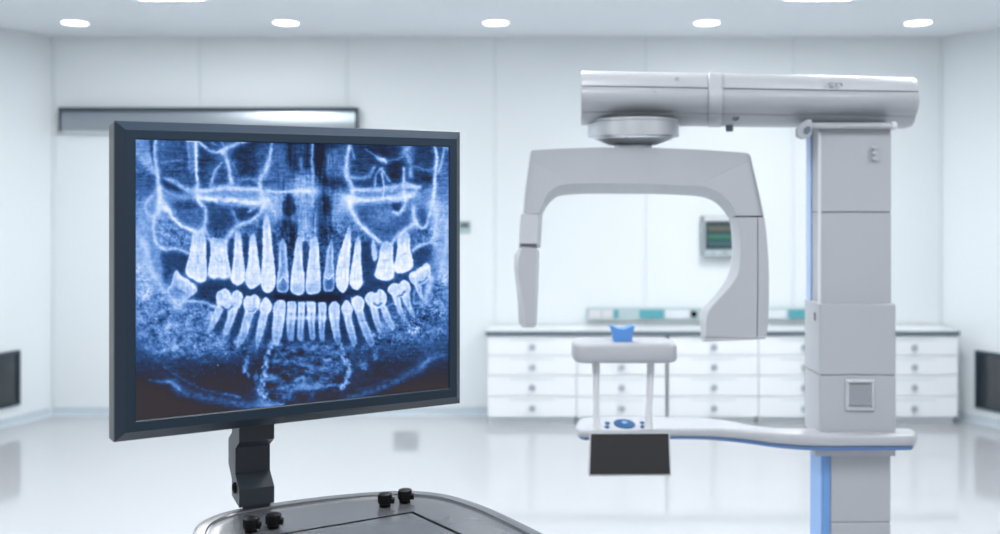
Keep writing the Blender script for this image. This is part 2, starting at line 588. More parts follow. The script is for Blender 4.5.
link('collar', bbox(a.x, b.x, 3.0, lyb + .04, b.z, a.z + .012, .004), M['shell_lt'], mroot)
link('foot_plate', bbox(lx0 - .55, lx1 + .12, YL - .45, lyb + .35, 0, .058, .02, 3), M['shell'], mroot)

# ---- top beam, swept section
Yl = 2.86
Xl, Xr = K(581.5, Yl), K(921.5, 3.032)
ang = math.atan2(3.032 - Yl, Xr - Xl)
bd = Vector((math.cos(ang), math.sin(ang), 0))
bn = Vector((-math.sin(ang), math.cos(ang), 0))
B0 = Vector((Xl, Yl, EYE + .003))
L = (Vector((Xr, 3.032, 0)) - Vector((Xl, Yl, 0))).length
SEC_UP = [(.0125, .338), (.016, .352), (.024, .371), (.040, .384), (.066, .392), (.10, .394), (.22, .394), (.262, .388), (.284, .370), (.289, .345), (.289, .338)]
SEC_LO = [(.289, .3335), (.289, .290), (.275, .252), (.25, .234), (.22, .226), (.13, .226), (.088, .236), (.064, .250), (.0595, .2545), (.0605, .2575), (.050, .2605), (.028, .271), (.012, .285), (.003, .299), (0, .312), (.004, .324), (.011, .3335)]


def sweep(sec, stations, cc=(.145, .31)):
    bm = bmesh.new()
    rings = []
    for s, k in stations:
        v = B0 + bd * s
        v = Vector((v.x, v.y, 0))
        sk = v.dot(bd) / v.dot(bn) * (.95 if s < L * .6 else .6)
        rings.append([B0 + bd * (s + sk * y) + bn * (cc[0] + (y - cc[0]) * k) + Vector((0, 0, cc[1] + (z - cc[1]) * k)) for y, z in sec])
    loops(bm, rings)
    return bm


s_ring = ((706 - 584) / (918 - 584)) * L * .985
endst = [(L - .03, 1), (L - .012, .99), (L - .004, .97), (L, .93)]
for nm, sec in (('beam_upper_cover', SEC_UP), ('beam_lower_cover', SEC_LO)):
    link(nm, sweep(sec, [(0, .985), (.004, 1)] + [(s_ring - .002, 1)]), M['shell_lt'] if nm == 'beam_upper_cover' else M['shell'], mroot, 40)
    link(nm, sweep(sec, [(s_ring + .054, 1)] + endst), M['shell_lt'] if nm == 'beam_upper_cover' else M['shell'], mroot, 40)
full = [p for p in SEC_UP] + [p for p in SEC_LO]
core = sweep(full, [(.006, .975), (L - .02, .93)])
link('beam_core', core, M['seam'], mroot, 40)
link('joint_ring', sweep(full, [(s_ring, 1.0), (s_ring + .003, 1.03), (s_ring + .042, 1.03), (s_ring + .044, 1.012)]), M['shell_lt'], mroot, 40)
link('joint_ring_lip', sweep(full, [(s_ring + .0445, 1.008), (s_ring + .0525, 1.006)]), M['shell'], mroot, 40)


def beam_pt(px, py, dy):
    """Point on the beam's face at local depth dy seen at px, py."""
    o = Vector((0, 0, EYE))
    r = Vector(((px - CX) / F, 1, -(py - HZ) / F))
    p0 = B0 + bn * dy
    tt = (p0 - o).dot(bn) / r.dot(bn)
    return o + r * tt


# emblem of small bars on the upper cover
for i, (p0, p1, q0, q1) in enumerate(((827.5, 829, 84.2, 86.6), (829, 833, 83.6, 84.8), (834.2, 835.4, 84, 86.8), (836.4, 841.5, 83.8, 85), (840.3, 841.5, 85, 87))):
    bm = bmesh.new()
    c0, c1 = beam_pt(p0, q0, .004), beam_pt(p1, q1, .004)
    s0, s1 = (c0 - B0).dot(bd), (c1 - B0).dot(bd)
    loops(bm, [[B0 + bd * s + bn * o + Vector((0, 0, z)) for s, o in ((s0, -.003), (s1, -.003), (s1, .004), (s0, .004))] for z in (c1.z - EYE, c0.z - EYE)])
    link('emblem_bar', bm, mat('emblem_grey', (.30, .32, .36), .4) if i == 0 else bpy.data.materials['emblem_grey'], mroot, 0)
for px, py, dy, m in ((677, 78.5, .011, 'shell'), (655, 91, .001, 'shell')):
    p = beam_pt(px, py, dy)
    link('cover_screw', lathe([(.001, .004), (.006, .004), (.006, -.0005), (.004, -.0015), (.001, -.0015)], p, 'y', 14), M[m], mroot)
p = beam_pt(735.5, 117.5, .075)
link('stop_screw', lathe([(.001, .012), (.012, .012), (.012, -.004), (.008, -.008), (.001, -.008)], p, 'y', 16), M['top'], mroot)
p = beam_pt(729.5, 128, .15)
link('stop_pin', lathe([(.001, -.012), (.011, -.012), (.013, -.006), (.013, .014), (.001, .014)], p, 'z', 16), M['top'], mroot)

# pivot bar and knuckle between beam and post
za = ZZ(125.2, 2.98)
bm = lathe([(.001, 0), (.008, 0), (.0105, .004), (.0105, K(893, 2.99) - K(812, 2.99)), (.001, K(893, 2.99) - K(812, 2.99))], Vector((K(812, 2.99), 3.005, za)), 'x', 24)
link('pivot_bar', bm, M['shell'], mroot)
bm = lathe([(.001, 0), (.014, 0), (.014, .012), (.011, .016), (.001, .016)], Vector((K(893, 2.99) + .0005, 3.005, za)), 'x', 24)
link('pivot_cap', bm, M['shell_wh'], mroot)
kn = [(798, 128.5), (802, 123.5), (807, 120), (811.5, 119.5), (812.5, 126), (812, 133), (808.6, 137.4), (802, 138.4), (798.4, 135.6)]
kb = [(795.5, 129.5), (800, 123.5), (807, 119), (811.5, 119.5), (812.5, 126), (812, 133), (808.6, 138), (801, 139.6), (795.8, 137)]
link('pivot_knuckle', px_loft([(kn, 2.975), (kb, 2.997), (kb, 3.06)], .003), M['shell'], mroot)
kc = [(803.5, 129), (807.5, 126), (810.6, 126.8), (810.8, 131.5), (807, 134.6), (803.6, 133.6)]
link('knuckle_recess', px_loft([(kc, 2.9705), (kc, 2.9745)], .001), M['top'], mroot)
link('head_plate', bbox(px0 - .012, px1 + .012, YPOST - .012, pyb + .05, ztop + .0005, EYE + .2255, .004), M['shell'], mroot)

# ---- rotary joint
DC = Vector((K(633, 3.03), 3.03, EYE))
link('rotary_disc', lathe([(.10, .2425), (.1475, .2425), (.1495, .2405), (.1495, .2345), (.1455, .2335), (.1455, .2305), (.1515, .2295), (.1525, .2285), (.1525, .1865), (.1505, .1845), (.10, .1845)], DC, 'z', 96), M['steel'], mroot, 22)
link('rotary_dish', lathe([(.08, .1843), (.134, .1840), (.128, .176), (.120, .174), (.080, .158), (.05, .158)], DC, 'z', 96), M['steel'], mroot, 12)
link('rotary_hub', lathe([(.03, .1575), (.061, .1575), (.064, .1545), (.064, .138), (.03, .138)], DC, 'z', 64), M['steel'], mroot, 25)

# ---- rotating C-arm
YF, YB, YE = 2.95, 3.095, 3.10
fr_in_up = [(538.7, 214), (540.5, 209), (543, 203), (547, 194.5), (555.6, 187), (569, 184), (589, 183.3), (623, 183.3), (655, 183.8), (680, 185), (700.6, 186), (715, 190), (727, 199), (734.5, 210), (736.8, 215.7)]
bk_in_up = [(542.5, 214.5), (544.5, 210.5), (547.2, 206), (551, 201.5), (557, 197), (566, 195), (589, 193.8), (623, 193.8), (655, 194), (680, 195), (700.6, 196.8), (714, 201.5), (723, 209.5), (727.3, 216), (728.5, 218)]
N = 60
fi = resample(spline(fr_in_up, 6), N)
bi = resample(spline(bk_in_up, 6), N)
outer_top = [(524.2, 213.5), (526, 190), (528.5, 170), (530.3, 159.5), (531.3, 159), (560, 159.8), (600, 160), (650, 160.3), (700, 161), (735, 160.8), (749.6, 160.5), (751.6, 163), (757, 184), (763.8, 215.7)]
crest = [(524.2, 213.5), (526, 190), (528.8, 170), (531, 152.3), (532, 150.3), (560, 148.6), (600, 147.4), (650, 147.6), (700, 149.6), (735, 152), (748, 153.2), (750.6, 156), (757, 184), (763.8, 215.7)]
fo = resample(outer_top, N)
co = resample(crest, N)
# keep the corner vertices matched
fo = np.array([p for seg in zip(outer_top, outer_top[1:]) for p in resample(seg, 6)[:-1]] + [outer_top[-1]])
co = np.array([p for seg in zip(crest, crest[1:]) for p in resample(seg, 6)[:-1]] + [crest[-1]])
N = len(fo)
fi = resample(spline(fr_in_up, 6), N)
bi = resample(spline(bk_in_up, 6), N)
bm = bmesh.new()
SC = YE / YF
A = lambda pts, Y: [at(x, y, Y) for x, y in pts]


def straight(pts, Yfrom, Yto):
    """Carry a traced outline straight back (no change of real size)."""
    return [Vector((at(x, y, Yfrom).x, Yto, at(x, y, Yfrom).z)) for x, y in pts]


rings = [A(fi, YF), A(fo, YF), A(co, YF - .010), straight(co, YF - .010, YE), straight(bi, YB, YE), A(bi, YB), A(fi, YF)]
vs = [[bm.verts.new(p) for p in r] for r in rings[:-1]]
for a_, b_ in zip(vs, vs[1:] + vs[:1]):
    for i in range(N - 1):
        bm.faces.new((a_[i], a_[i + 1], b_[i + 1], b_[i]))
bm.faces.new([r[0] for r in vs])
bm.faces.new([r[-1] for r in vs])
bev(bm, .003, 2, 28)
link('rotating_arm', bm, M['shell'], mroot, 40)

# left arm end piece under the seam
YFl = YF
up = [(521.3, 214.6), (538.6, 214.6), (537.6, 232), (536.6, 243.5), (519.3, 243.5), (520, 228)]
upb = [(521.3, 214.6), (542.4, 214.6), (541.6, 232), (540.6, 247.8), (519.3, 247.8), (520, 228)]
bm = bmesh.new()
loops(bm, [A(up, YF), A(upb, YF + .06), straight(upb, YF + .06, YE - .01)])
bev(bm, .003, 2, 28)
link('arm_end_piece', bm, M['shell_lt'], mroot, 35)
gp = [(521, 243.9), (536.3, 243.9), (536.3, 248.8), (521, 248.8)]
link('arm_gap_joint', px_loft([(gp, YF + .012), (gp, YE - .04)]), M['seam'], mroot, 0)
# hanging x-ray head
hf = [(522.3, 246.8), (535.3, 248.2), (537.0, 250), (536.6, 266), (535.8, 290), (534.4, 315), (533.6, 325), (532, 327.6), (525.6, 327.6), (525.2, 318), (523.6, 303), (520.6, 287), (518.0, 270), (518.6, 258)]
hb = [(519.8, 248.6), (537.8, 249.4), (539.4, 252), (539, 268), (538.4, 290), (537.2, 315), (536.8, 324), (534.5, 327.8), (522.5, 327.6), (518.9, 323.5), (518.2, 303), (516.6, 287), (514.2, 270), (514.4, 257)]
bm = bmesh.new()
hY = lambda py: (YF - .005) * (1 - .32 * (247 - HZ) / F) / (1 - .32 * (py - HZ) / F)
loops(bm, [[at(x, y, hY(y)) for x, y in hf], [at(x, y, hY(y) + .045) for x, y in hb], straight(hb, YF + .07, YE)])
bev(bm, .0035, 2, 25)
link('x_ray_head', bm, M['shell_lt'], mroot, 40)

# sensor head at the right end
sf_in = [(737, 217.2), (739.3, 224), (741, 237), (741, 250), (740.5, 258), (738.4, 273), (731.5, 285), (721, 296.6), (711, 308), (706.8, 318), (705.7, 336.8)]
sb_in = [(729, 218.8), (730.4, 224), (731.8, 236), (732.3, 250), (731.5, 259), (728.4, 275), (722, 286), (713, 297.6), (703, 308), (700.4, 316), (701.2, 337.5)]
N = 48
si, sbk = resample(spline(sf_in, 6), N), resample(spline(sb_in, 6), N)
seam_x = resample([(757.6, 217.2), (757.8, 260), (757.6, 300), (757, 336.6)], N)
out_s = resample(spline([(764.4, 217.2), (767, 240), (768.8, 270), (768.9, 300), (768, 325), (766.2, 336.4)], 6), N)
sx_b = seam_x + np.array([0, 0])


def strip_body(inner_f, outer_f, inner_b, name, m, bevel=.0025):
    bm = bmesh.new()
    rg = [A(inner_f, YF), A(outer_f, YF), straight(outer_f, YF, YE)]
    if inner_b is None:
        rg += [straight(inner_f, YF, YE)]
    else:
        rg += [straight(inner_b, YB, YE), A(inner_b, YB)]
    vs = [[bm.verts.new(p) for p in r] for r in rg]
    for a_, b_ in zip(vs, vs[1:] + vs[:1]):
        for i in range(N - 1):
            bm.faces.new((a_[i], a_[i + 1], b_[i + 1], b_[i]))
    bm.faces.new([r[0] for r in vs])
    bm.faces.new([r[-1] for r in vs])
    bev(bm, bevel, 2, 28)
    return link(name, bm, M[m], mroot, 40)


strip_body(si, seam_x - np.array([.35, 0]), sbk, 'sensor_head', 'shell')
strip_body(seam_x + np.array([.5, 0]), out_s, None, 'sensor_back_cover', 'shell')
cap = [(705.6, 337.4), (757, 337.2), (766, 337), (764.6, 338.9), (757, 339.6), (703.5, 341.8)]
capb = [(701.3, 337.8), (757, 337.2), (766, 337), (764.6, 338.9), (757, 339.6), (701.8, 341.6)]
bm = bmesh.new()
loops(bm, [A(cap, YF + .002), A(capb, YB), straight(capb, YB, YE)])
bev(bm, .0015, 2, 25)
link('sensor_end_cap', bm, M['shell'], mroot, 35)
sl = [(737.5, 215.9), (763, 215.9), (763, 217.0), (738, 217.1)]
def seam_bar(o, Ya, Yb):
    bm = bmesh.new()
    loops(bm, [A(o, Ya), straight(o, Ya, Yb)])
    return bm


link('arm_seam', seam_bar(sl, YF + .006, YE - .01), M['groove'], mroot, 0)
sv = [(757.0, 218), (758.2, 218), (757.8, 336.5), (756.6, 336.5)]
link('cover_seam', seam_bar(sv, YF + .006, YE - .01), M['groove'], mroot, 0)

# ---- patient tray (S-curved shelf)
ZT = EYE - .80
back = [(577, 421.5), (580, 418), (586, 416.8), (610, 416.3), (660, 416.4), (693.7, 416.6), (719, 418.7), (736, 421.2), (754.4, 425), (769.6, 426.9), (790, 427.6), (860, 427.6), (905, 427.8)]
front = [(915.5, 430.8), (915, 434), (910, 435.2), (880, 435.4), (830, 435.6), (800, 435), (775, 433.4), (750, 430.8), (728, 429.2), (702, 428.6), (660, 429.4), (620, 430.6), (590, 430.6), (580, 429.4), (575.6, 426)]
pl = np.array([[p.x, p.y] for p in (on_plane(x, y, ZT) for x, y in back + front)])
pl = np.array(spline([tuple(p) for p in pl], 5, True))
pl = np.array([p for p in pl])
def ring2(d, z):
    sm = lambda x: (lambda q: q * q * (3 - 2 * q))(min(1, max(0, (x - .5) / .55)))
    return [(x, y, ZT + (z - ZT) * (1 + (.45 * sm(x) if z < ZT - .015 else 0))) for x, y in inset(pl, d)]
bm = bmesh.new()
loops(bm, [ring2(.012, ZT - .0255), ring2(.003, ZT - .024), ring2(0, ZT - .019), ring2(0, ZT - .008), ring2(.004, ZT - .002), ring2(.010, ZT)])
tray = link('patient_shelf', bm, M['shell'], mroot, 40)
bm = bmesh.new()
loops(bm, [ring2(.016, ZT - .037), ring2(.008, ZT - .035), ring2(.007, ZT - .0262), ring2(.012, ZT - .026)])
link('blue_underside', bm, mat('navy_trim', (.10, .20, .42), .4, var=.02), tray, 40)

# control buttons
def button(px, py, rx, ry, name, m, h=.004, par=None):
    c = on_plane(px, py, ZT)
    sx = rx / F * c.y
    sy = (on_plane(px, py - ry, ZT).y - on_plane(px, py + ry, ZT).y) / 2
    bm = lathe([(.001, .0003), (1, .0003), (1, h * .6), (.85, h), (.001, h)], Vector((0, 0, 0)), 'z', 32)
    for v in bm.verts:
        v.co = Vector((c.x + v.co.x * sx, c.y + v.co.y * sy, c.z + v.co.z))
    return link(name, bm, M[m], par or tray, 40)


bm_b = button(624.5, 424.2, 10.6, 4.6, 'control_pad', 'button')
button(624.5, 423.6, 3.0, 1.2, 'pad_key', 'blue', .0052)
for px, py in ((607.5, 423.6), (607, 427.4), (642.3, 423.2), (642.6, 427.2)):
    button(px, py, 2.5, 1.25, 'button', 'button', .004)

# tablet hanging at the shelf front
tf, tb_ = 2.985, 2.945
t0 = [at(589.8, 432.6, tf), at(669.8, 432.2, tf), at(671.2, 475.8, tb_), at(588.6, 476.4, tb_)]
nrm = (t0[1] - t0[0]).cross(t0[3] - t0[0]).normalized()
if nrm.y > 0:
    nrm = -nrm
bm = bmesh.new()
loops(bm, [[p for p in t0], [p - nrm * .018 for p in t0]])
bev(bm, .002)
tabo = link('tablet', bm, M['shell_lt'], mroot)
cen = sum(t0, Vector()) / 4
bm = bmesh.new()
q = [cen + (p - cen) * .965 for p in t0]
q = [at(591, 434, tf), at(668.4, 433.6, tf), at(669.8, 474, tb_), at(590, 474.4, tb_)]
loops(bm, [[p + nrm * .0005 for p in q], [p + nrm * .002 for p in q]])
link('tablet_screen', bm, M['tab'], tabo)
a, b = at(615, 433, 3.0), at(645, 437, 3.0)
link('tablet_bracket', bbox(a.x, b.x, 2.99, 3.06, b.z - .01, ZT - .0262, .002), M['shell'], mroot)

# ---- chin rest
YQ = 2.975
qx0, qx1 = K(573.2, 3.0), K(677.2, 3.0)
zq0, zq1 = ZZ(363.6, YQ), ZZ(345.0, YQ) + .004
bm = bmesh.new()
rr = lambda m, z: rect_ring(qx0 + m, qx1 - m, YQ + m, YQ + .135 - m, z, .034 - m * .5, 7)
loops(bm, [rr(.016, zq0 - .002), rr(.006, zq0 + .002), rr(0, zq0 + .012), rr(0, zq1 - .013), rr(.005, zq1 - .004), rr(.013, zq1), ])
chin = link('chin_rest', bm, M['shell'], mroot, 40)
for (a0, a1, c0, c1, d0, d1) in ((592.0, 599.6, 593.4, 599.4, 591.8, 601.5), (647.0, 654.6, 645.8, 652.2, 643.8, 653.5)):
    Y = 3.045
    bm = bmesh.new()
    rings = []
    for py, u0, u1 in ((363, a0, a1), (385, a0 * .5 + c0 * .5, a1 * .5 + c1 * .5), (408, c0, c1), (417, c0 * .8 + d0 * .2, c1 * .8 + d1 * .2), (423, d0 * .5 + c0 * .5, d1 * .5 + c1 * .5)):
        z = ZZ(py, Y)
        if py == 423:
            z = ZT + .006
        xm, rad = (K(u0, Y) + K(u1, Y)) / 2, (K(u1, Y) - K(u0, Y)) / 2
        rings.append([(xm + rad * math.cos(2 * math.pi * i / 24), Y + rad * 1.15 * math.sin(2 * math.pi * i / 24), z) for i in range(24)])
    xm, rad = K((d0 + d1) / 2, Y), K(d1, Y) - K((d0 + d1) / 2, Y)
    rings.append([(xm + rad * math.cos(2 * math.pi * i / 24), Y + rad * 1.15 * math.sin(2 * math.pi * i / 24), ZT + .0005) for i in range(24)])
    loops(bm, rings)
    link('support_leg', bm, M['shell_wh'], chin, 60)
# bite block: blue saddle
Y = 3.035
top = [(609.5, 325.0), (611.5, 325.2), (614.5, 326.6), (618, 327.9), (621.5, 328.3), (625, 327.9), (628.5, 326.6), (631.5, 325.2), (633.6, 325.0)]
sd = [(633.0, 329), (631.6, 334), (630.8, 342)]
out = top + sd + [(613.2, 342), (612.2, 334), (610.6, 329)]
zc = zq1 + .0005
o1 = [(x, y) for x, y in out]
bm = bmesh.new()
rg = []
for Yk in (Y - .022, Y + .022):
    rg.append([Vector((K(x, Y), Yk, max(zc, ZZ(y, Y)))) for x, y in o1])
loops(bm, rg)
bev(bm, .003, 2, 40)
link('bite_block', bm, M['bite'], chin, 35)

# ================================================================== DISPLAY MONITOR
DLn, DRn = 1.55, 1.55 * 1.1665
s_l, s_r = at(135.7, 139.3, DLn), at(449.2, 147.0, DRn)
mu = Vector((s_r.x - s_l.x, s_r.y - s_l.y, 0))
SW = mu.length
mu.normalize()
mn = Vector((mu.y, -mu.x, 0))                 # facing the camera
ZS1, ZS0 = s_l.z, at(135.7, 421, DLn).z
SH = ZS1 - ZS0


def mp(u, b, z):
    """u along the screen from its left edge, b behind the screen plane, z absolute."""
    return Vector((s_l.x, s_l.y, 0)) + mu * u - mn * b + Vector((0, 0, z))


# cart height from the neck's foot
nb = .095
foot_r = Vector(((252 - CX) / F, 1, 0))
p0 = Vector((s_l.x, s_l.y, 0)) - mn * nb
tt = p0.dot(mn) / foot_r.dot(mn)
YN = tt
un = ((foot_r * tt) - p0).dot(mu)
ZCART = EYE - (508.6 - HZ) / F * YN

droot = thing('display_monitor', 'large dark-framed display monitor showing a blue dental x-ray, standing on the grey cart', 'monitor', (mp(un, nb, 0).x, mp(un, nb, 0).y, ZCART))


def mring(m, b, tk=1.0):
    return [mp(-m, b, ZS1 + m * tk), mp(SW + m, b, ZS1 + m * tk), mp(SW + m, b, ZS0 - m * 1.15), mp(-m, b, ZS0 - m * 1.15)]


bm = bmesh.new()
loops(bm, [mring(-.001, .006), mring(0, .0), mring(.0015, -.0015), mring(.016, -.0015), mring(.032, .020), mring(.033, .0235), mring(.028, .0235)], False, False)
link('frame', bm, M['frame'], droot, 20)
bm = bmesh.new()
loops(bm, [mring(.030, .0240, .9), mring(.0335, .0242, .9), mring(.0385, .080, .72), mring(.036, .084, .7), mring(.020, .090, .7)])
link('rear_shell', bm, M['rear'], droot, 20)

# neck: zig-zag bar
w2 = (272 - 240) / F * YN / .93 / 2 * 1.0
uo = un + .007
zt_, z = mp(0, 0, 0).z, lambda py: EYE - (py - HZ) / F * YN
fb, sh, th = .084, .040, .080
prof = [(fb, ZS0 + .05), (fb, z(439.5)), (fb + sh, z(450.5)), (fb + sh, z(476.5)), (fb, z(487)), (fb, z(504))]
bm = bmesh.new()
pr = prof + [(b + th, zz) for b, zz in reversed(prof)]
loops(bm, [[mp(uo - w2, b, zz) for b, zz in pr], [mp(uo + w2, b, zz) for b, zz in pr]])
bev(bm, .0015, 2, 20)
link('neck', bm, M['neck'], droot, 20)
bm = bmesh.new()
loops(bm, [[mp(u, b, zz) for u, b in ((uo - w2 + .008, fb + .006), (uo + w2 - .006, fb + .006), (uo + w2 - .006, fb + .046), (uo - w2 + .008, fb + .046))] for zz in (ZCART + .0024, z(504.2))])
link('neck_foot', bm, M['neck'], droot, 20)
bm = bmesh.new()
loops(bm, [[mp(u, b, zz) for u, b in ((uo - .08, .0905), (uo + .08, .0905), (uo + .08, .0935), (uo - .08, .0935))] for zz in (ZS0 + .01, ZS0 + .16)])
link('mount_plate', bm, M['neck'], droot, 20)
# pivot bolt on the neck's flank
pc = mp(uo - w2, fb + th * .45, z(489.5))
bm = bmesh.new()
ax = -mu
ux, uy = mn, Vector((0, 0, 1))
rings = []
for r_, h in ((.001, .0005), (.0105, .0005), (.0105, .004), (.007, .006), (.0065, .002), (.001, .002)):
    rings.append([pc + ax * h + (ux * math.cos(2 * math.pi * i / 20) + uy * math.sin(2 * math.pi * i / 20)) * r_ for i in range(20)])
loops(bm, rings)
link('pivot_bolt', bm, M['black'], droot, 40)


# ------------------------------------------------------------------ the x-ray picture on the screen
def radiograph():
    S = 3
    X0, Y0, X1, Y1 = 128, 132, 458, 430
    W, H = (X1 - X0) * S, (Y1 - Y0) * S
    gx, gy = np.meshgrid((np.arange(W) + .5) / S + X0, (np.arange(H) + .5) / S + Y0)
    rng = np.random.default_rng(7)

    def resize(a, h, w):
        yy = np.linspace(0, a.shape[0] - 1, h)
        xx = np.linspace(0, a.shape[1] - 1, w)
        tmp = np.stack([np.interp(xx, np.arange(a.shape[1]), r) for r in a])
        return np.stack([np.interp(yy, np.arange(a.shape[0]), tmp[:, k]) for k in range(w)], 1)

    def blur(a, s):
        k = np.exp(-.5 * (np.arange(-int(3 * s) - 1, int(3 * s) + 2) / s) ** 2)
        k /= k.sum()
        r = len(k) // 2
        p = np.pad(a, r, mode='edge')
        t1 = sum(k[i] * p[:, i:i + a.shape[1]] for i in range(len(k)))
        return sum(k[i] * t1[i:i + a.shape[0], :] for i in range(len(k)))

    def noise(cx, cy):
        """smooth noise with cells of cx, cy photo pixels, about unit variance"""
        a = rng.standard_normal((int(H / S / cy) + 3, int(W / S / cx) + 3))
        a = resize(a, H, W)
        return a / a.std()

    xs = [128, 140, 180, 220, 260, 300, 340, 380, 420, 448, 458]
    rows = {
        132: [.5, .5, .28, .26, .18, .14, .16, .16, .24, .32, .3],
        150: [.5, .5, .28, .20, .20, .18, .22, .17, .26, .32, .3],
        168: [.40, .40, .28, .22, .20, .22, .28, .18, .26, .40, .4],
        182: [.30, .30, .25, .30, .28, .40, .22, .22, .30, .45, .4],
        194: [.42, .44, .45, .58, .52, .58, .42, .50, .48, .50, .5],
        206: [.52, .52, .42, .36, .46, .50, .48, .42, .40, .56, .5],
        222: [.46, .46, .44, .28, .36, .45, .46, .44, .38, .58, .5],
        242: [.52, .52, .46, .44, .46, .46, .36, .38, .40, .60, .6],
        262: [.56, .56, .26, .36, .46, .40, .38, .32, .32, .58, .6],
        284: [.54, .54, .30, .20, .22, .16, .18, .24, .26, .48, .5],
        300: [.52, .50, .38, .26, .22, .12, .14, .24, .30, .44, .5],
        318: [.44, .44, .38, .42, .36, .26, .26, .36, .38, .40, .4],
        335: [.36, .36, .46, .46, .40, .26, .28, .38, .40, .36, .3],
        350: [.30, .32, .42, .36, .28, .30, .24, .22, .24, .24, .2],
        366: [.20, .22, .20, .16, .14, .30, .24, .10, .08, .12, .1],
        384: [.10, .10, .12, .10, .14, .30, .22, .07, .07, .06, .05],
        402: [.03, .03, .05, .09, .22, .20, .12, .05, .03, .02, .0],
        430: [0, 0, .02, .04, .08, .06, .03, .02, .0, .0, .0]}
    ys = list(rows)
    tab = np.array([rows[y] for y in ys])
    tmp = np.stack([np.interp(gx[0], xs, r) for r in tab])
    I = np.stack([np.interp(gy[:, 0], ys, tmp[:, k]) for k in range(W)], 1)
    I = blur(I, 5 * S)

    def seg_field(pts, ws):
        """max over segments of a soft profile -> field 0..1"""
        P = np.array(spline(pts, 6))
        wsr = np.interp(np.linspace(0, 1, len(P)), np.linspace(0, 1, len(ws)), ws)
        out = np.zeros((H, W))
        for (a, b, wa, wb) in zip(P[:-1], P[1:], wsr[:-1], wsr[1:]):
            m = 3 * max(wa, wb)
            i0, i1 = int((min(a[0], b[0]) - m - X0) * S), int((max(a[0], b[0]) + m - X0) * S) + 2
            j0, j1 = int((min(a[1], b[1]) - m - Y0) * S), int((max(a[1], b[1]) + m - Y0) * S) + 2
            i0, j0, i1, j1 = max(i0, 0), max(j0, 0), min(i1, W), min(j1, H)
            if i1 <= i0 or j1 <= j0:
                continue
            x, y = gx[j0:j1, i0:i1], gy[j0:j1, i0:i1]
            d = b - a
            t = np.clip(((x - a[0]) * d[0] + (y - a[1]) * d[1]) / (d @ d + 1e-9), 0, 1)
            r = np.hypot(x - a[0] - t * d[0], y - a[1] - t * d[1])
            w = (wa + (wb - wa) * t) / 2 + .15
            out[j0:j1, i0:i1] = np.maximum(out[j0:j1, i0:i1], np.exp(-(r / w) ** 2 * .8))
        return out

    def stroke(pts, ws, v, k=1.0):
        nonlocal I
        if not isinstance(ws, (list, tuple)):
            ws = [ws]
        f = seg_field(pts, ws) * k
        g = seg_field(pts, [w * 2.6 for w in ws]) * .22 * k
        I = I + np.maximum(v - I, 0) * g
        I = I + (v - I) * f * grain

    def sdf(pts, smooth=True):
        P = np.array(spline(pts, 5, True) if smooth else pts, float)
        m = 8
        i0, i1 = max(int((P[:, 0].min() - m - X0) * S), 0), min(int((P[:, 0].max() + m - X0) * S) + 1, W)
        j0, j1 = max(int((P[:, 1].min() - m - Y0) * S), 0), min(int((P[:, 1].max() + m - Y0) * S) + 1, H)
        x, y = gx[j0:j1, i0:i1], gy[j0:j1, i0:i1]
        d = np.full(x.shape, 1e9)
        ins = np.zeros(x.shape, bool)
        for a, b in zip(P, np.roll(P, -1, 0)):
            e = b - a
            t = np.clip(((x - a[0]) * e[0] + (y - a[1]) * e[1]) / (e @ e + 1e-9), 0, 1)
            d = np.minimum(d, np.hypot(x - a[0] - t * e[0], y - a[1] - t * e[1]))
            c = ((a[1] > y) != (b[1] > y)) & (x < (b[0] - a[0]) * (y - a[1]) / (b[1] - a[1] + 1e-12) + a[0])
            ins ^= c
        return (slice(j0, j1), slice(i0, i1)), np.where(ins, d, -d)

    def fill(pts, v, soft=1.5, k=1.0, smooth=True):
        sl, d = sdf(pts, smooth)
        f = 1 / (1 + np.exp(-d / soft * 2)) * k
        I[sl] += (v - I[sl]) * f

    def mask(pts, soft=3):
        o = np.zeros((H, W))
        sl, d = sdf(pts)
        o[sl] = 1 / (1 + np.exp(-d / soft * 2))
        return o

    def warp(a, amp, cell):
        dx, dy = noise(cell, cell) * amp * S, noise(cell, cell) * amp * S
        jj, ii = np.mgrid[0:H, 0:W]
        x, y = np.clip(ii + dx, 0, W - 1.001), np.clip(jj + dy, 0, H - 1.001)
        x0_, y0_ = x.astype(int), y.astype(int)
        fx_, fy_ = x - x0_, y - y0_
        return (a[y0_, x0_] * (1 - fx_) + a[y0_, x0_ + 1] * fx_) * (1 - fy_) + (a[y0_ + 1, x0_] * (1 - fx_) + a[y0_ + 1, x0_ + 1] * fx_) * fy_

    grain = np.clip(.88 + .11 * noise(2.0, 2.0) + .10 * noise(5, 5), .4, 1)

    # ---------------- large soft-tissue and bone areas
    fill([(136, 151), (150, 150), (156, 165), (160, 181), (152, 174), (141, 162)], .62, 2)
    fill([(136, 140), (148, 139), (149, 151), (137, 153)], .52, 2)
    fill([(150, 141), (154, 141), (153, 154), (156, 168), (150, 152)], .16, 1.5)
    fill([(187, 140), (196, 140), (196, 170), (189, 170)], .45, 1.5)
    fill([(199, 153), (208, 156), (222, 156), (226, 166), (229, 183), (215, 186), (199, 184)], .20, 3)
    fill([(206, 165), (220, 160), (226, 172), (214, 184), (205, 180)], .36, 4, .6)
    fill([(236, 146), (258, 144), (266, 150), (262, 170), (250, 176), (240, 170)], .15, 4)
    fill([(255, 150), (268, 145), (266, 165), (258, 176)], .38, 4, .7)
    fill([(162, 180), (172, 184), (186, 191), (176, 191), (166, 187)], .12, 1.5)
    fill([(275, 147), (286, 147), (289, 165), (285, 180), (274, 181), (272, 165)], .40, 5)
    fill([(288, 143), (296, 143), (298, 165), (293, 176), (290, 165)], .10, 2.5)
    fill([(303, 143), (310, 143), (309, 172), (304, 172)], .12, 2)
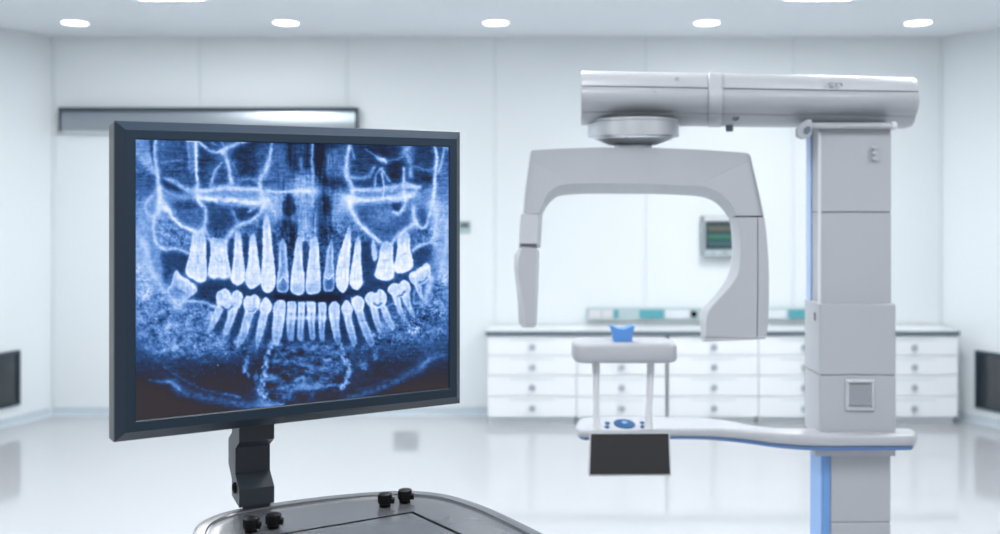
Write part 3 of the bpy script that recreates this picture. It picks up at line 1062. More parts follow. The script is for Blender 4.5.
    fill([(315, 143), (336, 143), (326, 155), (324, 172), (330, 183), (317, 182), (314, 165)], .10, 3)
    fill([(330, 152), (344, 146), (346, 165), (342, 178), (330, 176), (326, 165)], .40, 5)
    fill([(354, 146), (370, 146), (378, 156), (370, 168), (358, 175), (353, 165)], .22, 4)
    fill([(366, 146), (398, 146), (396, 156), (382, 158), (370, 154)], .12, 3)
    fill([(386, 160), (402, 160), (402, 184), (390, 184), (386, 172)], .12, 3)
    fill([(413, 146), (433, 147), (433, 162), (420, 166), (413, 162)], .20, 3)
    fill([(412, 172), (432, 174), (431, 184), (413, 183)], .18, 3)
    fill([(316, 181), (345, 180), (375, 180), (403, 180), (403, 186), (360, 187), (316, 187)], .16, 2.5, .85)
    fill([(200, 182), (230, 183), (258, 182), (258, 187), (200, 187)], .25, 2, .7)
    # central nasal column
    fill([(297, 176), (314, 174), (314, 206), (300, 208), (295, 190)], .68, 4, .85)
    fill([(304, 205), (314, 204), (318, 225), (318, 244), (298, 244), (294, 228)], .62, 4, .8)
    fill([(264, 196), (284, 196), (282, 218), (266, 220)], .66, 4, .8)
    fill([(333, 196), (348, 196), (347, 214), (334, 218)], .66, 4, .8)
    fill([(288, 192), (292.5, 196), (295, 206), (294, 214), (290, 218), (285, 215), (283, 207), (285, 198)], .14, 1.8)
    fill([(282, 222), (290, 220), (298, 226), (297, 240), (293, 252), (290.5, 266), (288, 266), (286, 250), (280, 236)], .18, 3)
    fill([(318, 195), (328, 193), (333, 204), (331, 216), (322, 219), (317, 208)], .20, 3)
    fill([(319, 222), (331, 222), (331, 238), (326, 252), (323, 266), (320, 266), (320, 248)], .20, 3)
    # sinuses
    fill([(171, 206), (186, 203), (199, 205), (204, 215), (202, 229), (196, 230), (186, 226), (178, 217)], .40, 3, .8)
    fill([(172, 204), (196, 200), (202, 208), (186, 210)], .22, 3, .8)
    fill([(206, 204), (225, 204), (240, 208), (238, 224), (232, 238), (222, 240), (212, 236), (207, 222)], .24, 4, .85)
    fill([(240, 210), (260, 204), (260, 213), (252, 220), (241, 221)], .18, 2)
    fill([(356, 207), (380, 204), (402, 206), (412, 212), (410, 226), (398, 236), (384, 238), (370, 230), (360, 220)], .33, 4, .85)
    fill([(372, 216), (388, 209), (398, 214), (390, 224), (378, 224)], .54, 5, .8)
    fill([(394, 203), (401, 203), (401, 210), (394, 211)], .12, 1.5)
    fill([(418, 208), (429, 208), (428, 222), (420, 224)], .28, 2.5)
    fill([(414, 232), (430, 230), (430, 241), (414, 247)], .36, 3)
    # condyle and ramus
    fill([(136, 224), (150, 218), (152, 255), (158, 286), (150, 300), (136, 296)], .60, 3)
    fill([(150, 236), (156, 246), (163, 252), (163, 282), (157, 280), (152, 262)], .52, 2)
    fill([(164, 252), (190, 254), (187, 268), (182, 272), (176, 268), (164, 284), (163, 270)], .24, 2)
    fill([(433, 210), (449, 205), (449, 280), (443, 284), (436, 262), (433, 240)], .62, 3)
    fill([(415, 250), (430, 243), (431, 258), (430, 262), (416, 268), (413, 258)], .25, 2)
    # occlusal gap
    fill([(200, 283), (216, 283), (232, 288), (248, 292), (262, 296), (280, 297), (280, 301), (262, 298), (244, 294), (216, 292), (214, 304), (196, 299), (199, 290)], .20, 2)
    fill([(276, 295), (290, 296), (306, 298), (322, 296), (338, 296), (340, 300), (325, 302), (288, 302), (278, 300)], .04, 1.8)
    fill([(364, 262), (375, 262), (376, 280), (394, 283), (412, 273), (418, 268), (408, 280), (390, 290), (368, 292), (364, 284)], .22, 2.2)

    # ---------------- trabecular texture
    n1 = noise(1.3, 1.3) * .6 + noise(2.6, 2.2) * .6
    n2 = noise(1.7, 1.5) * .5 + noise(4, 3) * .5
    ridge = np.exp(-(noise(2.6, 2.3) / .35) ** 2) + np.exp(-(noise(3.4, 3.0) / .3) ** 2)
    mand_l = mask([(137, 268), (150, 282), (166, 292), (176, 306), (200, 303), (216, 306), (240, 330), (262, 345), (250, 352), (215, 356), (180, 358), (150, 350), (137, 330)], 5)
    mand_r = mask([(449, 270), (436, 280), (426, 300), (410, 300), (396, 306), (378, 325), (350, 344), (380, 350), (420, 342), (449, 330)], 5)
    chin_m = mask([(268, 338), (300, 338), (345, 340), (352, 365), (346, 390), (320, 398), (280, 404), (262, 408), (260, 380), (266, 356)], 5)
    alv = mask([(206, 232), (240, 226), (266, 220), (300, 232), (345, 222), (366, 232), (382, 244), (366, 264), (340, 268), (280, 270), (236, 268), (206, 262)], 4)
    sin_m = mask([(156, 216), (166, 214), (182, 228), (198, 234), (194, 250), (180, 252), (162, 248), (155, 232)], 3)
    sin_r = mask([(414, 230), (432, 226), (438, 214), (438, 240), (430, 246), (414, 248)], 3)
    dark_l = mask([(150, 350), (200, 356), (260, 350), (264, 388), (220, 395), (170, 378)], 6)
    dark_r = mask([(346, 348), (380, 346), (420, 346), (425, 356), (390, 366), (352, 376)], 6)
    big = np.clip(.75 + .45 * noise(9, 8), .1, 1.7)
    I = I + mand_l * (.055 + .15 * (ridge - .45) * big + .07 * n1 + .06 * noise(7, 6))
    I = I + mand_r * (.045 + .15 * (ridge - .45) * big + .07 * n1 + .06 * noise(7, 6))
    st = np.exp(-(noise(5.5, 1.6) / .4) ** 2)
    I = I + .05 * mask([(346, 352), (449, 350), (449, 372), (400, 380), (350, 396)], 6)
    I = I + chin_m * (.04 + .055 * n2 + .10 * (st - .35) + .075 * noise(9, 3.5) + .05 * noise(14, 9))
    I = I + alv * (.08 * n1)
    I = I + sin_m * (.09 * n1 + .03) + sin_r * (.09 * n1 + .03)
    spk = np.clip(noise(1.4, 1.4) - 1.9, 0, 2)
    I = I + (dark_l + dark_r) * (.28 * spk + .022 * n2)
    I = I + np.clip(1 - np.abs(gy - 175) / 60, 0, 1) * (.035 * noise(7, .8) + .02 * noise(2, 2))
    I = I + .014 * noise(1.1, 1.1)

    I = I + mask([(284, 150), (330, 150), (334, 240), (282, 240)], 6) * (.05 * noise(1.5, 16) + .03 * noise(4, 20))
    # ---------------- bright bony lines, upper half
    for p, w, v, k in (
        ([(156, 139), (154, 150), (155, 160), (158, 172), (159, 182), (159, 192), (160, 206)], [2, 2.4, 3, 4, 5], .82, .9),
        ([(162, 163), (170, 161), (182, 160)], 1.6, .55, .9),
        ([(195.6, 140), (196.6, 160), (197, 180), (197.2, 195), (202, 206)], [2.4, 2, 2.4, 3.4, 2], .96, 1),
        ([(188, 141), (189, 152), (189.5, 168)], 1.6, .6, .8),
        ([(187, 140.6), (197, 141)], 2, .8, .8),
        ([(197, 141), (203, 146), (208, 151), (215, 152.4), (222, 151)], [2, 2, 2.2], .78, .9),
        ([(222, 151.5), (228, 147), (236, 144), (250, 140)], [5, 4.2, 3.4, 2], .84, .9),
        ([(220, 140), (223, 146), (225, 152)], 2, .6, .6),
        ([(212, 143), (219, 147), (224, 151)], 2, .5, .6),
        ([(223, 152), (227, 160), (229.5, 170), (231, 183)], [4.5, 4, 4, 4.4], .86, .9),
        ([(229, 156), (233, 164), (237, 172)], 2.2, .55, .7),
        ([(222, 163), (216, 170), (213.5, 178), (211, 186)], [2.4, 3, 3, 2], .68, .9),
        ([(166, 178), (175, 182), (185, 189), (197, 193)], [2, 4, 4, 5], .72, .9),
        ([(165, 192), (178, 196), (196, 197)], [2, 3, 4], .62, .8),
        ([(197, 191), (215, 189.5), (235, 189), (258, 189.5)], [3, 4.5, 5.5, 3], .86, .9),
        ([(199, 197), (215, 199.5), (235, 201), (256, 203), (268, 201)], [4, 4.2, 4.4, 5, 4], .94, .95),
        ([(218, 204), (238, 206), (252, 206)], 2, .62, .6),
        ([(272, 143), (270.5, 155), (267.5, 167), (264.5, 174), (260, 180), (260.5, 189), (263, 198), (266, 206)], [2.2, 3, 5, 6, 4, 3.4, 5, 5], .84, .92),
        ([(238, 180), (248, 179.5), (259, 181)], 2.4, .55, .9),
        ([(263, 198), (271, 204), (274, 212)], 3, .8, .7),
        ([(262, 200), (262.5, 208), (258, 216), (250, 222), (240, 224.5), (233, 231), (227, 241)], [4, 3, 3, 3.4, 3.4, 4, 5], .88, .92),
        ([(249, 212), (256, 207), (263, 204)], 2.4, .72, .8),
        ([(232, 210), (236, 219), (238, 226)], 3, .6, .7),
        ([(266, 191), (285, 192), (300, 191.5), (314, 191)], [3, 2, 4, 4], .88, .9),
        ([(312.6, 141), (312.6, 160), (313, 180), (313, 206)], [1.4, 2, 2.6, 2.6], .74, .85),
        ([(301, 160), (302, 168)], 3.5, .55, .7),
        ([(350.5, 143), (348, 157), (347, 172), (350, 181), (353, 192), (352, 201)], [2.4, 3, 5, 4, 3.4, 6], .88, .92),
        ([(350.5, 143), (353, 150), (355, 158)], 1.8, .62, .8),
        ([(349, 178), (360, 178.5), (368, 177), (372, 172), (374.5, 167)], [3, 3, 4, 4, 2], .62, .9),
        ([(366, 150), (373, 155), (380, 159)], 1.3, .55, .8),
        ([(379, 158.5), (386, 162)], 3.2, .9, 1),
        ([(386, 161), (394, 160), (402, 157), (406, 150)], [1.6, 2, 3], .5, .8),
        ([(375.2, 190), (375.6, 180), (378.5, 172), (383, 168)], 1.6, .68, .9),
        ([(382, 169), (386, 174), (389.5, 181)], 2, .68, .9),
        ([(383.2, 171), (384, 185), (384, 201)], 1.6, .78, .9),
        ([(392, 191), (392, 198)], 1.4, .55, .7),
        ([(408, 147), (408, 155), (410.5, 165), (411, 176)], [8, 7, 4, 4], .66, .85),
        ([(404, 168), (404.3, 185), (404.3, 200), (403.5, 208), (399, 214), (394, 212.5)], [2, 2.4, 3, 3, 3, 2.4], .86, .95),
        ([(412, 165), (420, 168), (428, 171), (436, 168)], 1.5, .52, .9),
        ([(435, 146), (437, 158), (436, 172), (434.5, 190), (433.5, 206)], [1.8, 2.4, 2.4, 3, 4], .92, .95),
        ([(444, 146), (443.5, 155), (441.5, 165), (439, 172)], 2, .72, .9),
        ([(444, 147), (449, 150)], 2.4, .7, .8),
        ([(355, 190), (372, 190.5), (390, 188.5), (405, 186), (420, 187)], [3, 4, 4.6, 5, 3], .86, .9),
        ([(352, 200), (370, 200.4), (388, 199), (402, 197.5), (414, 195)], [4, 4, 4, 6, 6], .92, .92),
        ([(362, 205), (376, 203), (390, 202)], 1.8, .6, .7),
        ([(414, 200), (424, 193), (434, 190)], 2, .6, .5),
        ([(160, 188), (161, 205), (158, 214)], [4, 7, 6], .86, .75),
        ([(152, 196), (146.5, 203), (146, 211), (150, 216), (156, 216)], 2.6, .72, .9),
        ([(137, 213), (146, 211)], 2.4, .66, .8),
        ([(164, 207), (172, 215), (180, 225), (188, 228.5), (197, 232)], [5, 3, 2.6, 2.6, 4], .95, .95),
        ([(197, 232), (204, 229), (206, 221), (205, 210), (202, 204)], [5, 4, 3, 2.4], .82, .85),
        ([(205, 228), (209, 238), (214, 243)], 3, .78, .8),
        ([(155, 216), (153.6, 228), (155, 240), (160, 246.5), (166, 250), (175, 249), (185, 252), (192, 255)], [2.6, 2.4, 2.4, 2.6, 3, 3, 2.6, 2.4], .80, .9),
        ([(157, 222), (163, 231), (160, 243)], 1.6, .7, .5),
        ([(349, 199), (352, 211), (358, 222), (366, 230), (374, 236), (381, 243)], [7, 4, 3, 3, 2.6, 3], .95, .95),
        ([(356, 216), (357, 226), (360, 236)], 2, .62, .6),
        ([(413, 207), (415.5, 220), (420, 227.5), (426, 227), (429, 219), (431, 207)], [4, 4, 2.6, 2.4, 2.6, 3], .82, .92),
        ([(416, 222), (409, 229), (400, 234), (393, 244)], [4, 4, 4, 4], .82, .88),
        ([(432, 206), (436.5, 215), (437, 226), (434, 238), (429, 243), (420, 246), (414, 251)], [7, 3, 2.4, 2.4, 2.4, 3, 3], .80, .9),
        ([(440, 206), (444, 214), (441, 222)], 2, .72, .7),
        ([(447, 222), (446, 250), (442, 272), (438, 280)], [2, 3, 3, 2], .76, .7),
        # mandible
        ([(143, 240), (150, 262), (157, 280), (168, 294), (177, 308)], [4, 6, 8, 9, 8], .78, .7),
        ([(178, 303), (190, 301), (205, 303), (216, 308)], [2.4, 2.4, 2, 2], .78, .85),
        ([(150, 316), (160, 313), (166, 312)], 1.6, .62, .6),
        ([(136, 320), (144, 334), (158, 346)], 1.6, .5, .6),
        ([(136, 338), (142, 350), (160, 362), (178, 372)], 1.4, .36, .6),
        ([(432, 279), (429, 290), (425, 302)], [6, 5, 5], .80, .9),
        ([(416, 291), (415, 303), (421, 303)], 1.6, .62, .8),
        ([(388, 307), (394, 304), (398, 306)], 1.8, .6, .8),
        ([(398, 318), (414, 332), (424, 346)], 1.4, .42, .6),
        ([(449, 312), (440, 326), (428, 342)], 1.6, .46, .6),
        ([(150, 380.5), (160, 382), (172, 382), (180, 390), (200, 397), (222, 401), (244, 405), (264, 407.5), (276, 406.5)], [2, 4, 7, 10, 10, 9, 8, 7, 5], .42, .75),
        ([(168, 381), (174, 384), (180, 390)], [2, 3, 2], .66, .6),
        ([(164, 367), (180, 378), (200, 388), (222, 394), (240, 399)], [1.2, 1.6, 1.6, 2.6, 1.8], .34, .7),
        ([(226, 394), (240, 397)], 1.5, .55, .6),
        ([(446, 355.5), (436, 358), (424, 366), (408, 376), (390, 385), (372, 392), (356, 398), (342, 401)], [2.4, 4, 7, 8, 7, 7, 6, 5], .42, .75),
        ([(430, 360), (421, 367)], 4, .58, .6),
        ([(390, 380), (370, 387), (356, 391)], 1.6, .32, .6),
        ([(292, 390), (306, 388), (320, 388), (334, 386), (344, 387)], [3, 4, 4, 3, 3], .56, .8),
        ([(262, 402), (270, 406), (284, 405)], [6, 5, 2], .58, .8),
        ([(296, 382), (304, 378), (303, 386)], 3, .62, .7),
        ([(324, 360), (331, 360.5)], 2, .62, .9),
        ([(300, 347), (312, 350), (318, 345)], 2.5, .5, .7),
        ([(304, 366), (312, 366)], 2, .52, .7),
        ([(278, 350), (284, 357), (276, 362)], 2.5, .46, .7),
    ):
        stroke(p, w, v, k)
    I = warp(I, .15, 2.2)
    I = warp(I, .3, 9)
    # beaded chains
    for pts, v in (([(272, 345), (268, 356), (266, 368), (264, 378), (262, 392), (268, 398)], .74), ([(340, 344), (344, 354), (347, 364), (350, 374), (347, 382), (344, 388)], .74),
                   ([(249, 358), (246, 366), (247, 374)], .6), ([(256, 374), (258, 384), (262, 390)], .5), ([(362, 360), (364, 367), (368, 366)], .5), ([(376, 352), (377, 358)], .45)):
        P = spline(pts, 8)
        for q in P:
            j = q + rng.normal(0, 1.3, 2)
            stroke([tuple(j), (j[0] + rng.normal(0, 1.2), j[1] + rng.uniform(.6, 2.4))], rng.uniform(.8, 1.8), v * rng.uniform(.7, 1.1), .85)

    # ---------------- teeth
    streak, blot = noise(1.2, 9), noise(3, 3)

    def tooth(pts, v=.86, rim=.97, dim=None, pulp=None, cap=None, soft=.8, apex=None, fade=0, low=None):
        sl, d = sdf(pts)
        f = 1 / (1 + np.exp(-d / soft * 2.6))
        body = v + (rim - v) * np.exp(-((d - 1.1) / 1.1) ** 2) * .8 - .03 + .032 * streak[sl] + .018 * blot[sl]
        if low:                                            # lower teeth: bright crown, softer root
            yy = gy[sl]
            q = np.clip((yy - low[0]) / (low[1] - low[0]), 0, 1)
            body = body - .10 * q + .05 * np.exp(-((yy - low[0] + 1) / 2.2) ** 2)
            f = f * (1 - .55 * np.clip(q * 1.6 - .6, 0, 1))
        if fade:                                           # root ends melt into the bone
            yy = gy[sl]
            a0, a1 = apex
            f = f * np.clip(.35 + .65 * (yy - a0) / (a1 - a0), .35, 1)
        I[sl] += (body - I[sl]) * f
        if dim:
            fill(*dim)
        if pulp:
            stroke(*pulp)
        if cap:
            stroke(*cap)

    halo = [((186, 276), (206, 282))]
    # gaps between the upper roots
    for g in ([(207, 246), (209, 246), (208.6, 270), (206.8, 276)], [(229, 242), (234, 240), (233, 262), (231, 275), (229, 262)], [(243, 238), (249, 240), (248, 262), (246, 272), (244, 260)],
              [(257, 234), (262, 230), (262, 262), (261, 276), (258, 258)], [(273, 232), (278, 246), (278, 275), (276.5, 282), (274, 262)], [(303, 244), (309, 244), (308, 268), (306, 278), (304, 262)],
              [(352, 246), (355, 242), (353, 262), (350.5, 270), (351, 258)], [(362, 244), (372, 242), (377, 258), (372, 262), (363, 262)], [(394, 246), (397, 244), (396, 262), (395, 268)]):
        fill(g, .20, 1.2, .8)
    tooth([(193, 234), (199, 231), (205, 233), (206.4, 252), (207.2, 270), (206.2, 280), (199, 282.6), (194, 279), (187.5, 276), (186, 269.5), (189.5, 256), (191, 245)], .86, apex=(230, 246), fade=1,
          pulp=([(198, 256), (199, 263)], 2.4, .6, .8), cap=([(188, 273), (192, 277), (199, 281), (205, 280)], 2.4, 1.0, .8))
    tooth([(211, 240), (219, 238), (227, 241), (228, 255), (231, 271), (230, 277.5), (223, 279), (219, 277.8), (213, 279.2), (208.6, 275), (209, 266), (211, 254)], .88, apex=(238, 250), fade=1,
          pulp=([(216, 259), (219, 262), (222, 261)], 1.5, .6, .8), cap=([(209, 275), (217, 277), (229, 277)], 2.2, 1.0, .7))
    stroke([(208.8, 276), (214, 279.4), (219, 277.8), (224, 279.4), (229.5, 277)], 1.6, .6, .6)
    tooth([(235.4, 234), (238, 230), (241.2, 234), (243, 254), (245.6, 271), (244.6, 281), (239, 285.6), (233, 283), (231.2, 277), (233.6, 262), (234.6, 246)], .88, apex=(228, 244), fade=1,
          pulp=([(238, 244), (238.4, 262)], 1.2, .70, .8), cap=([(232, 279), (238, 282.6), (244, 280)], 2.4, 1.0, .6))
    tooth([(250, 238), (253, 234), (256, 238), (258.6, 258), (262, 279), (258.5, 286), (251, 289.4), (246.6, 284), (245.6, 277), (248.4, 262), (249.4, 248)], .88, apex=(232, 248), fade=1,
          pulp=([(253, 250), (253, 266)], 1.2, .72, .8), cap=([(247, 283), (252, 284.5), (259, 283)], 2.4, .72, .6))
    tooth([(263.4, 222), (266.5, 215), (270, 222), (272.4, 244), (274.6, 262), (276, 278), (274.6, 289), (268, 293.4), (262.6, 289), (261, 279), (263, 258), (263.4, 238)], .89, apex=(212, 232), fade=1,
          pulp=([(267.5, 232), (268, 262)], 1.3, .74, .8))
    tooth([(280, 244), (283.4, 238), (286.6, 246), (288, 262), (289.2, 278), (288.6, 291), (283, 293), (277.8, 291), (277, 281), (279, 266), (279.4, 254)], .70, .84, apex=(236, 250), fade=1,
          dim=([(280.5, 281), (283.5, 276.5), (287, 280), (287, 290), (280, 290)], .42, 1.4, .85), pulp=([(283, 252), (283.6, 272)], 1.8, .52, .8))
    stroke([(280, 282), (283.6, 277), (287, 281)], 1.2, .92, .8)
    tooth([(296, 242), (299.4, 236), (302.6, 242), (303, 260), (305, 278), (304.8, 291.5), (300, 295.6), (294, 294), (291, 289), (291.6, 276), (294, 260), (295, 250)], .86, apex=(236, 252), fade=1,
          pulp=([(298.6, 250), (298.6, 270)], 1.4, .72, .8), dim=([(294, 285), (303, 285), (303, 293), (294, 293)], .66, 2, .8))
    tooth([(311, 242), (315, 236), (319, 243), (320, 260), (321.4, 277), (320.8, 291), (315, 294.6), (308.4, 294), (306.2, 289), (307, 274), (309, 260), (310, 250)], .84, apex=(236, 252), fade=1,
          pulp=([(314.6, 250), (314.6, 270)], 1.4, .72, .8), dim=([(308.6, 284), (318.6, 284), (318.6, 292), (308.6, 292)], .66, 2, .8))
    tooth([(329, 246), (332, 238), (333.8, 246), (334.2, 262), (335.4, 278), (334.2, 290), (329, 292), (324.4, 290.5), (323.4, 281), (325.6, 266), (327, 254)], .70, .84, apex=(236, 252), fade=1,
          dim=([(326, 280), (329.4, 277), (333.4, 280), (333, 289), (326, 289.6)], .36, 1.4, .9), pulp=([(330.6, 250), (330.2, 272)], 1.8, .50, .8))
    stroke([(325.8, 277), (329.6, 279), (333.6, 275)], 1.2, .92, .8)
    tooth([(346.5, 234), (349.6, 226), (351.6, 234), (351, 252), (350, 270), (349.2, 284), (344.4, 293), (339, 290), (336.4, 284), (336.2, 274), (339, 258), (343, 244)], .90, apex=(224, 242), fade=1,
          pulp=([(347, 244), (344, 268)], 1.2, .76, .8))
    tooth([(356, 242), (359, 236), (361.4, 242), (361.6, 258), (363, 276), (362.6, 285), (358, 290.6), (352.6, 288), (350.2, 281), (351.6, 268), (354, 254)], .93, .99, apex=(234, 250), fade=1,
          cap=([(352, 284), (357, 283), (362, 283)], 3, 1.0, .7))
    tooth([(371.6, 244), (374.6, 240), (377, 248), (377.6, 258), (375, 262), (372.6, 257)], .74, .86, soft=1.2)
    tooth([(381.4, 246), (387, 241), (393.4, 246), (393.6, 258), (395.2, 268), (394, 277.5), (389, 281), (383, 280.6), (377, 278.4), (375.6, 273), (379, 260)], .90, 1.0, apex=(240, 254), fade=1,
          pulp=([(385, 261), (389, 260)], 2, .64, .8), cap=([(377, 275), (383, 277), (393, 277)], 3, 1.0, .7))
    tooth([(398.6, 238), (404, 231), (410.4, 236), (411, 250), (414, 263), (411, 270), (405, 272.8), (398, 273.4), (394.8, 269), (396.4, 258), (398, 248)], .92, 1.0, apex=(230, 246), fade=1,
          pulp=([(402, 256), (406, 254)], 2, .66, .8), cap=([(396, 268), (403, 270), (412, 266)], 3, 1.0, .6))

    # gaps between lower roots
    for g in ([(214, 330), (224, 312), (229, 314), (222, 334)], [(238, 314), (243, 310), (243, 326), (233, 344), (230, 336)], [(260, 312), (258, 320), (256, 336), (248, 346), (254, 326)],
              [(272, 316), (273, 330), (270, 342), (264, 344), (268, 328)], [(286, 312), (287.4, 330), (286, 342), (281, 342), (284, 326)], [(295.4, 312), (298, 326), (297.6, 338), (294.6, 340)],
              [(305, 314), (308.4, 322), (310, 338), (305, 338)], [(316.6, 312), (319, 322), (319, 338), (316.6, 338)], [(327, 312), (330, 318), (334, 338), (326, 338)],
              [(341, 318), (344, 322), (349, 340), (343, 342)], [(355, 314), (359, 324), (366, 342), (358, 342)], [(366, 308), (372, 312), (378, 332), (370, 328)]):
        fill(g, .17, 1.4, .75)
    # left wisdom tooth, tilted
    tooth([(174, 274), (177.6, 270.4), (182, 277), (190, 282), (198, 289.6), (192, 296.6), (186.4, 300.6), (180, 306), (174.6, 303), (169.6, 296), (167.6, 290), (172, 283)], .72, .84,
          dim=([(170, 290), (176, 288), (184, 294), (178, 300), (172, 297)], .52, 2, .8), cap=([(180.5, 277.5), (188, 281.5), (195, 287)], 2.6, 1.0, .95))
    stroke([(174.5, 287), (179, 291), (185, 293)], 1.6, .42, .7)
    R = dict(v=.80, rim=.90, soft=1.0)
    for root in ([(217.6, 306), (224, 308), (219, 320), (213, 330), (207.6, 334.5), (209.6, 324), (214, 313)], [(229, 309), (238, 308.5), (235, 320), (229.4, 332), (223.6, 337.6), (224.6, 328), (228, 317)]):
        tooth(root, .76, .92, soft=1.0, low=(min(p[1] for p in root), max(p[1] for p in root)))
    tooth([(216.8, 301), (217, 294), (221.6, 290), (226, 288.8), (229.6, 291.6), (231.4, 296), (234, 291.8), (239, 291), (243.2, 295), (242.4, 303), (238.4, 309.6), (231, 311), (222.6, 309), (218, 307)], .84, .95,
          cap=([(230.5, 294), (230.8, 298)], 2.4, 1.0, .9))
    stroke([(222, 307), (228, 310), (232.6, 306.6)], 1.7, .30, .85)
    tooth([(247, 310), (255.6, 310), (252, 322), (247.6, 336), (242, 345), (236.4, 350), (238, 340), (242, 325)], .76, .90, soft=1.0, low=(312, 350))
    tooth([(243.6, 302), (246.6, 296.4), (251, 296.2), (255, 294.6), (259, 297.4), (260.4, 304), (257.6, 310), (254, 314), (248, 313), (244.6, 309)], .84, .95,
          cap=([(258.8, 301), (258.6, 308)], 3, 1.0, .8))
    stroke([(249, 312), (253.6, 311.6), (256.4, 308.6)], 1.4, .40, .7)
    tooth([(261.4, 312), (268.6, 312), (266.4, 325), (262.6, 338), (258, 350), (256, 342), (257.6, 328)], .76, .90, soft=1.0, low=(314, 350))
    tooth([(260.2, 307), (262.4, 301.4), (266.2, 297.2), (270.6, 301.2), (272.8, 306.6), (270, 313), (265, 315), (261, 312)], .84, .94)
    tooth([(273.4, 308), (276.4, 302), (282, 300), (286, 302.4), (286, 312), (284.4, 325), (282, 338), (278, 346.6), (273.4, 342), (272.6, 328), (273.8, 317)], .80, .90, low=(316, 347), pulp=([(279, 312), (278, 334)], 1.4, .66, .8))
    for (pts, pp) in (([(288, 303), (292, 301.4), (296.6, 303), (297, 312), (295.4, 326), (294.4, 340), (291, 342), (287.8, 338), (287, 324), (287.6, 312)], [(291.8, 314), (291, 334)]),
                      ([(299, 303.6), (302, 302.2), (305.4, 303), (305.4, 314), (304.6, 326), (303.8, 340), (301, 341.6), (298, 338), (298, 324), (298.6, 312)], [(301.6, 314), (301, 334)]),
                      ([(307.2, 303), (311, 302), (316.2, 303), (316.2, 312), (315.4, 325), (316, 338), (313.4, 341), (310.4, 338), (308.8, 325), (307.6, 312)], [(312, 314), (313, 334)]),
                      ([(318.8, 303.6), (322, 302.4), (326.6, 303.6), (327, 312), (325.4, 326), (325.2, 339), (322.6, 342), (320, 338), (319.2, 324), (319, 312)], [(322.8, 314), (322.6, 334)])):
        tooth(pts, .76, .88, low=(312, 343), pulp=(pp, 1.3, .48, .8))
        stroke([(pts[0][0] + 1, 318), (pts[2][0] - 1, 318.4)], 3.2, .92, .7)
    stroke([(299, 303), (305, 303.6), (309, 303), (316, 304)], 1.8, .9, .6)
    tooth([(329.4, 308), (332, 303), (336, 301.6), (339.8, 304.6), (340.4, 313), (340, 326), (341.6, 339), (339, 346), (334.8, 340), (331.6, 326), (329.4, 315)], .80, .90, low=(316, 347), pulp=([(335, 312), (337.6, 336)], 1.4, .62, .8))
    tooth([(344, 311), (351.6, 312), (353, 322), (356, 332), (357.6, 342), (354, 348), (350, 339), (346.4, 326)], .76, .90, soft=1.0, low=(313, 348))
    tooth([(341.8, 308.6), (344, 303), (347, 300.4), (350.8, 303.6), (353.6, 308.6), (352.6, 313.6), (348, 315.6), (343.4, 313.6)], .85, .95)
    tooth([(356, 309), (363, 309), (366.4, 320), (371.6, 332), (375.4, 343), (370.4, 347), (364, 335), (358.8, 321)], .76, .90, soft=1.0, low=(311, 347))
    tooth([(352, 302), (355, 297.4), (358.6, 296), (362.6, 298), (365.4, 303), (364, 309), (360, 312.6), (355, 310.6)], .84, .94)
    stroke([(352.6, 299), (353.4, 304)], 2, 1.0, .6)
    for root in ([(371, 307), (378, 307), (380, 318), (384, 330), (380, 334), (375.6, 326), (372.6, 316)], [(381, 307), (386.6, 306), (391, 316), (396.6, 328), (393.4, 331), (386, 322)]):
        tooth(root, .76, .92, soft=1.0, low=(min(p[1] for p in root), max(p[1] for p in root)))
    tooth([(365, 299), (367.6, 294), (372, 291.8), (376, 293), (380, 289.6), (384, 291), (387.2, 296), (386.8, 303), (383, 308), (376, 309), (370, 307), (367, 303)], .84, .94)
    stroke([(375, 304), (378.4, 306), (382, 303.6)], 1.7, .24, .85)
    for root in ([(392.6, 295), (400, 296), (402, 306), (406, 318), (404.6, 322), (399.6, 314), (395, 303)], [(402, 296), (409.6, 293), (411.4, 304), (416, 316), (414.4, 319), (408, 310)]):
        tooth(root, .76, .92, soft=1.0, low=(min(p[1] for p in root), max(p[1] for p in root)))
    tooth([(388, 290), (390.4, 285.6), (395, 283.6), (399, 284), (403, 280.6), (408, 281.6), (411, 286), (410.8, 292), (407, 296), (400, 298), (394, 296.4), (390, 293.6)], .84, .94)
    stroke([(398, 297), (402, 295.6), (405.4, 292)], 1.8, .28, .85)
    tooth([(415, 284), (421, 284), (423, 292), (423.6, 300), (420, 297), (416.6, 290)], .70, .84, soft=1.0)
    tooth([(409.4, 277.4), (411.4, 273), (415.4, 271.6), (419, 268.6), (423, 266.6), (425.4, 263.8), (428.6, 264.4), (431, 269), (431.4, 276), (428.6, 281), (424, 284.6), (418.6, 287), (413.4, 284.6)], .78, .90,
          cap=([(414, 275.4), (419, 272.4), (424, 269.6), (428.6, 267)], 3.2, 1.0, .95))
    stroke([(420, 283), (424, 282), (428, 278)], 1.8, .34, .8)

    I = warp(I, .13, 1.8)
    amt = np.clip(I / .4, .25, 1)
    I = I + amt * (.020 * noise(1.5, 1.5) + .022 * noise(3.2, 3.0)) + .012 * noise(14, 1.0)
    I = blur(I, .8)
    return np.clip(.45 + (I - .475) * 1.10, 0, 1), (X0, Y0, S)


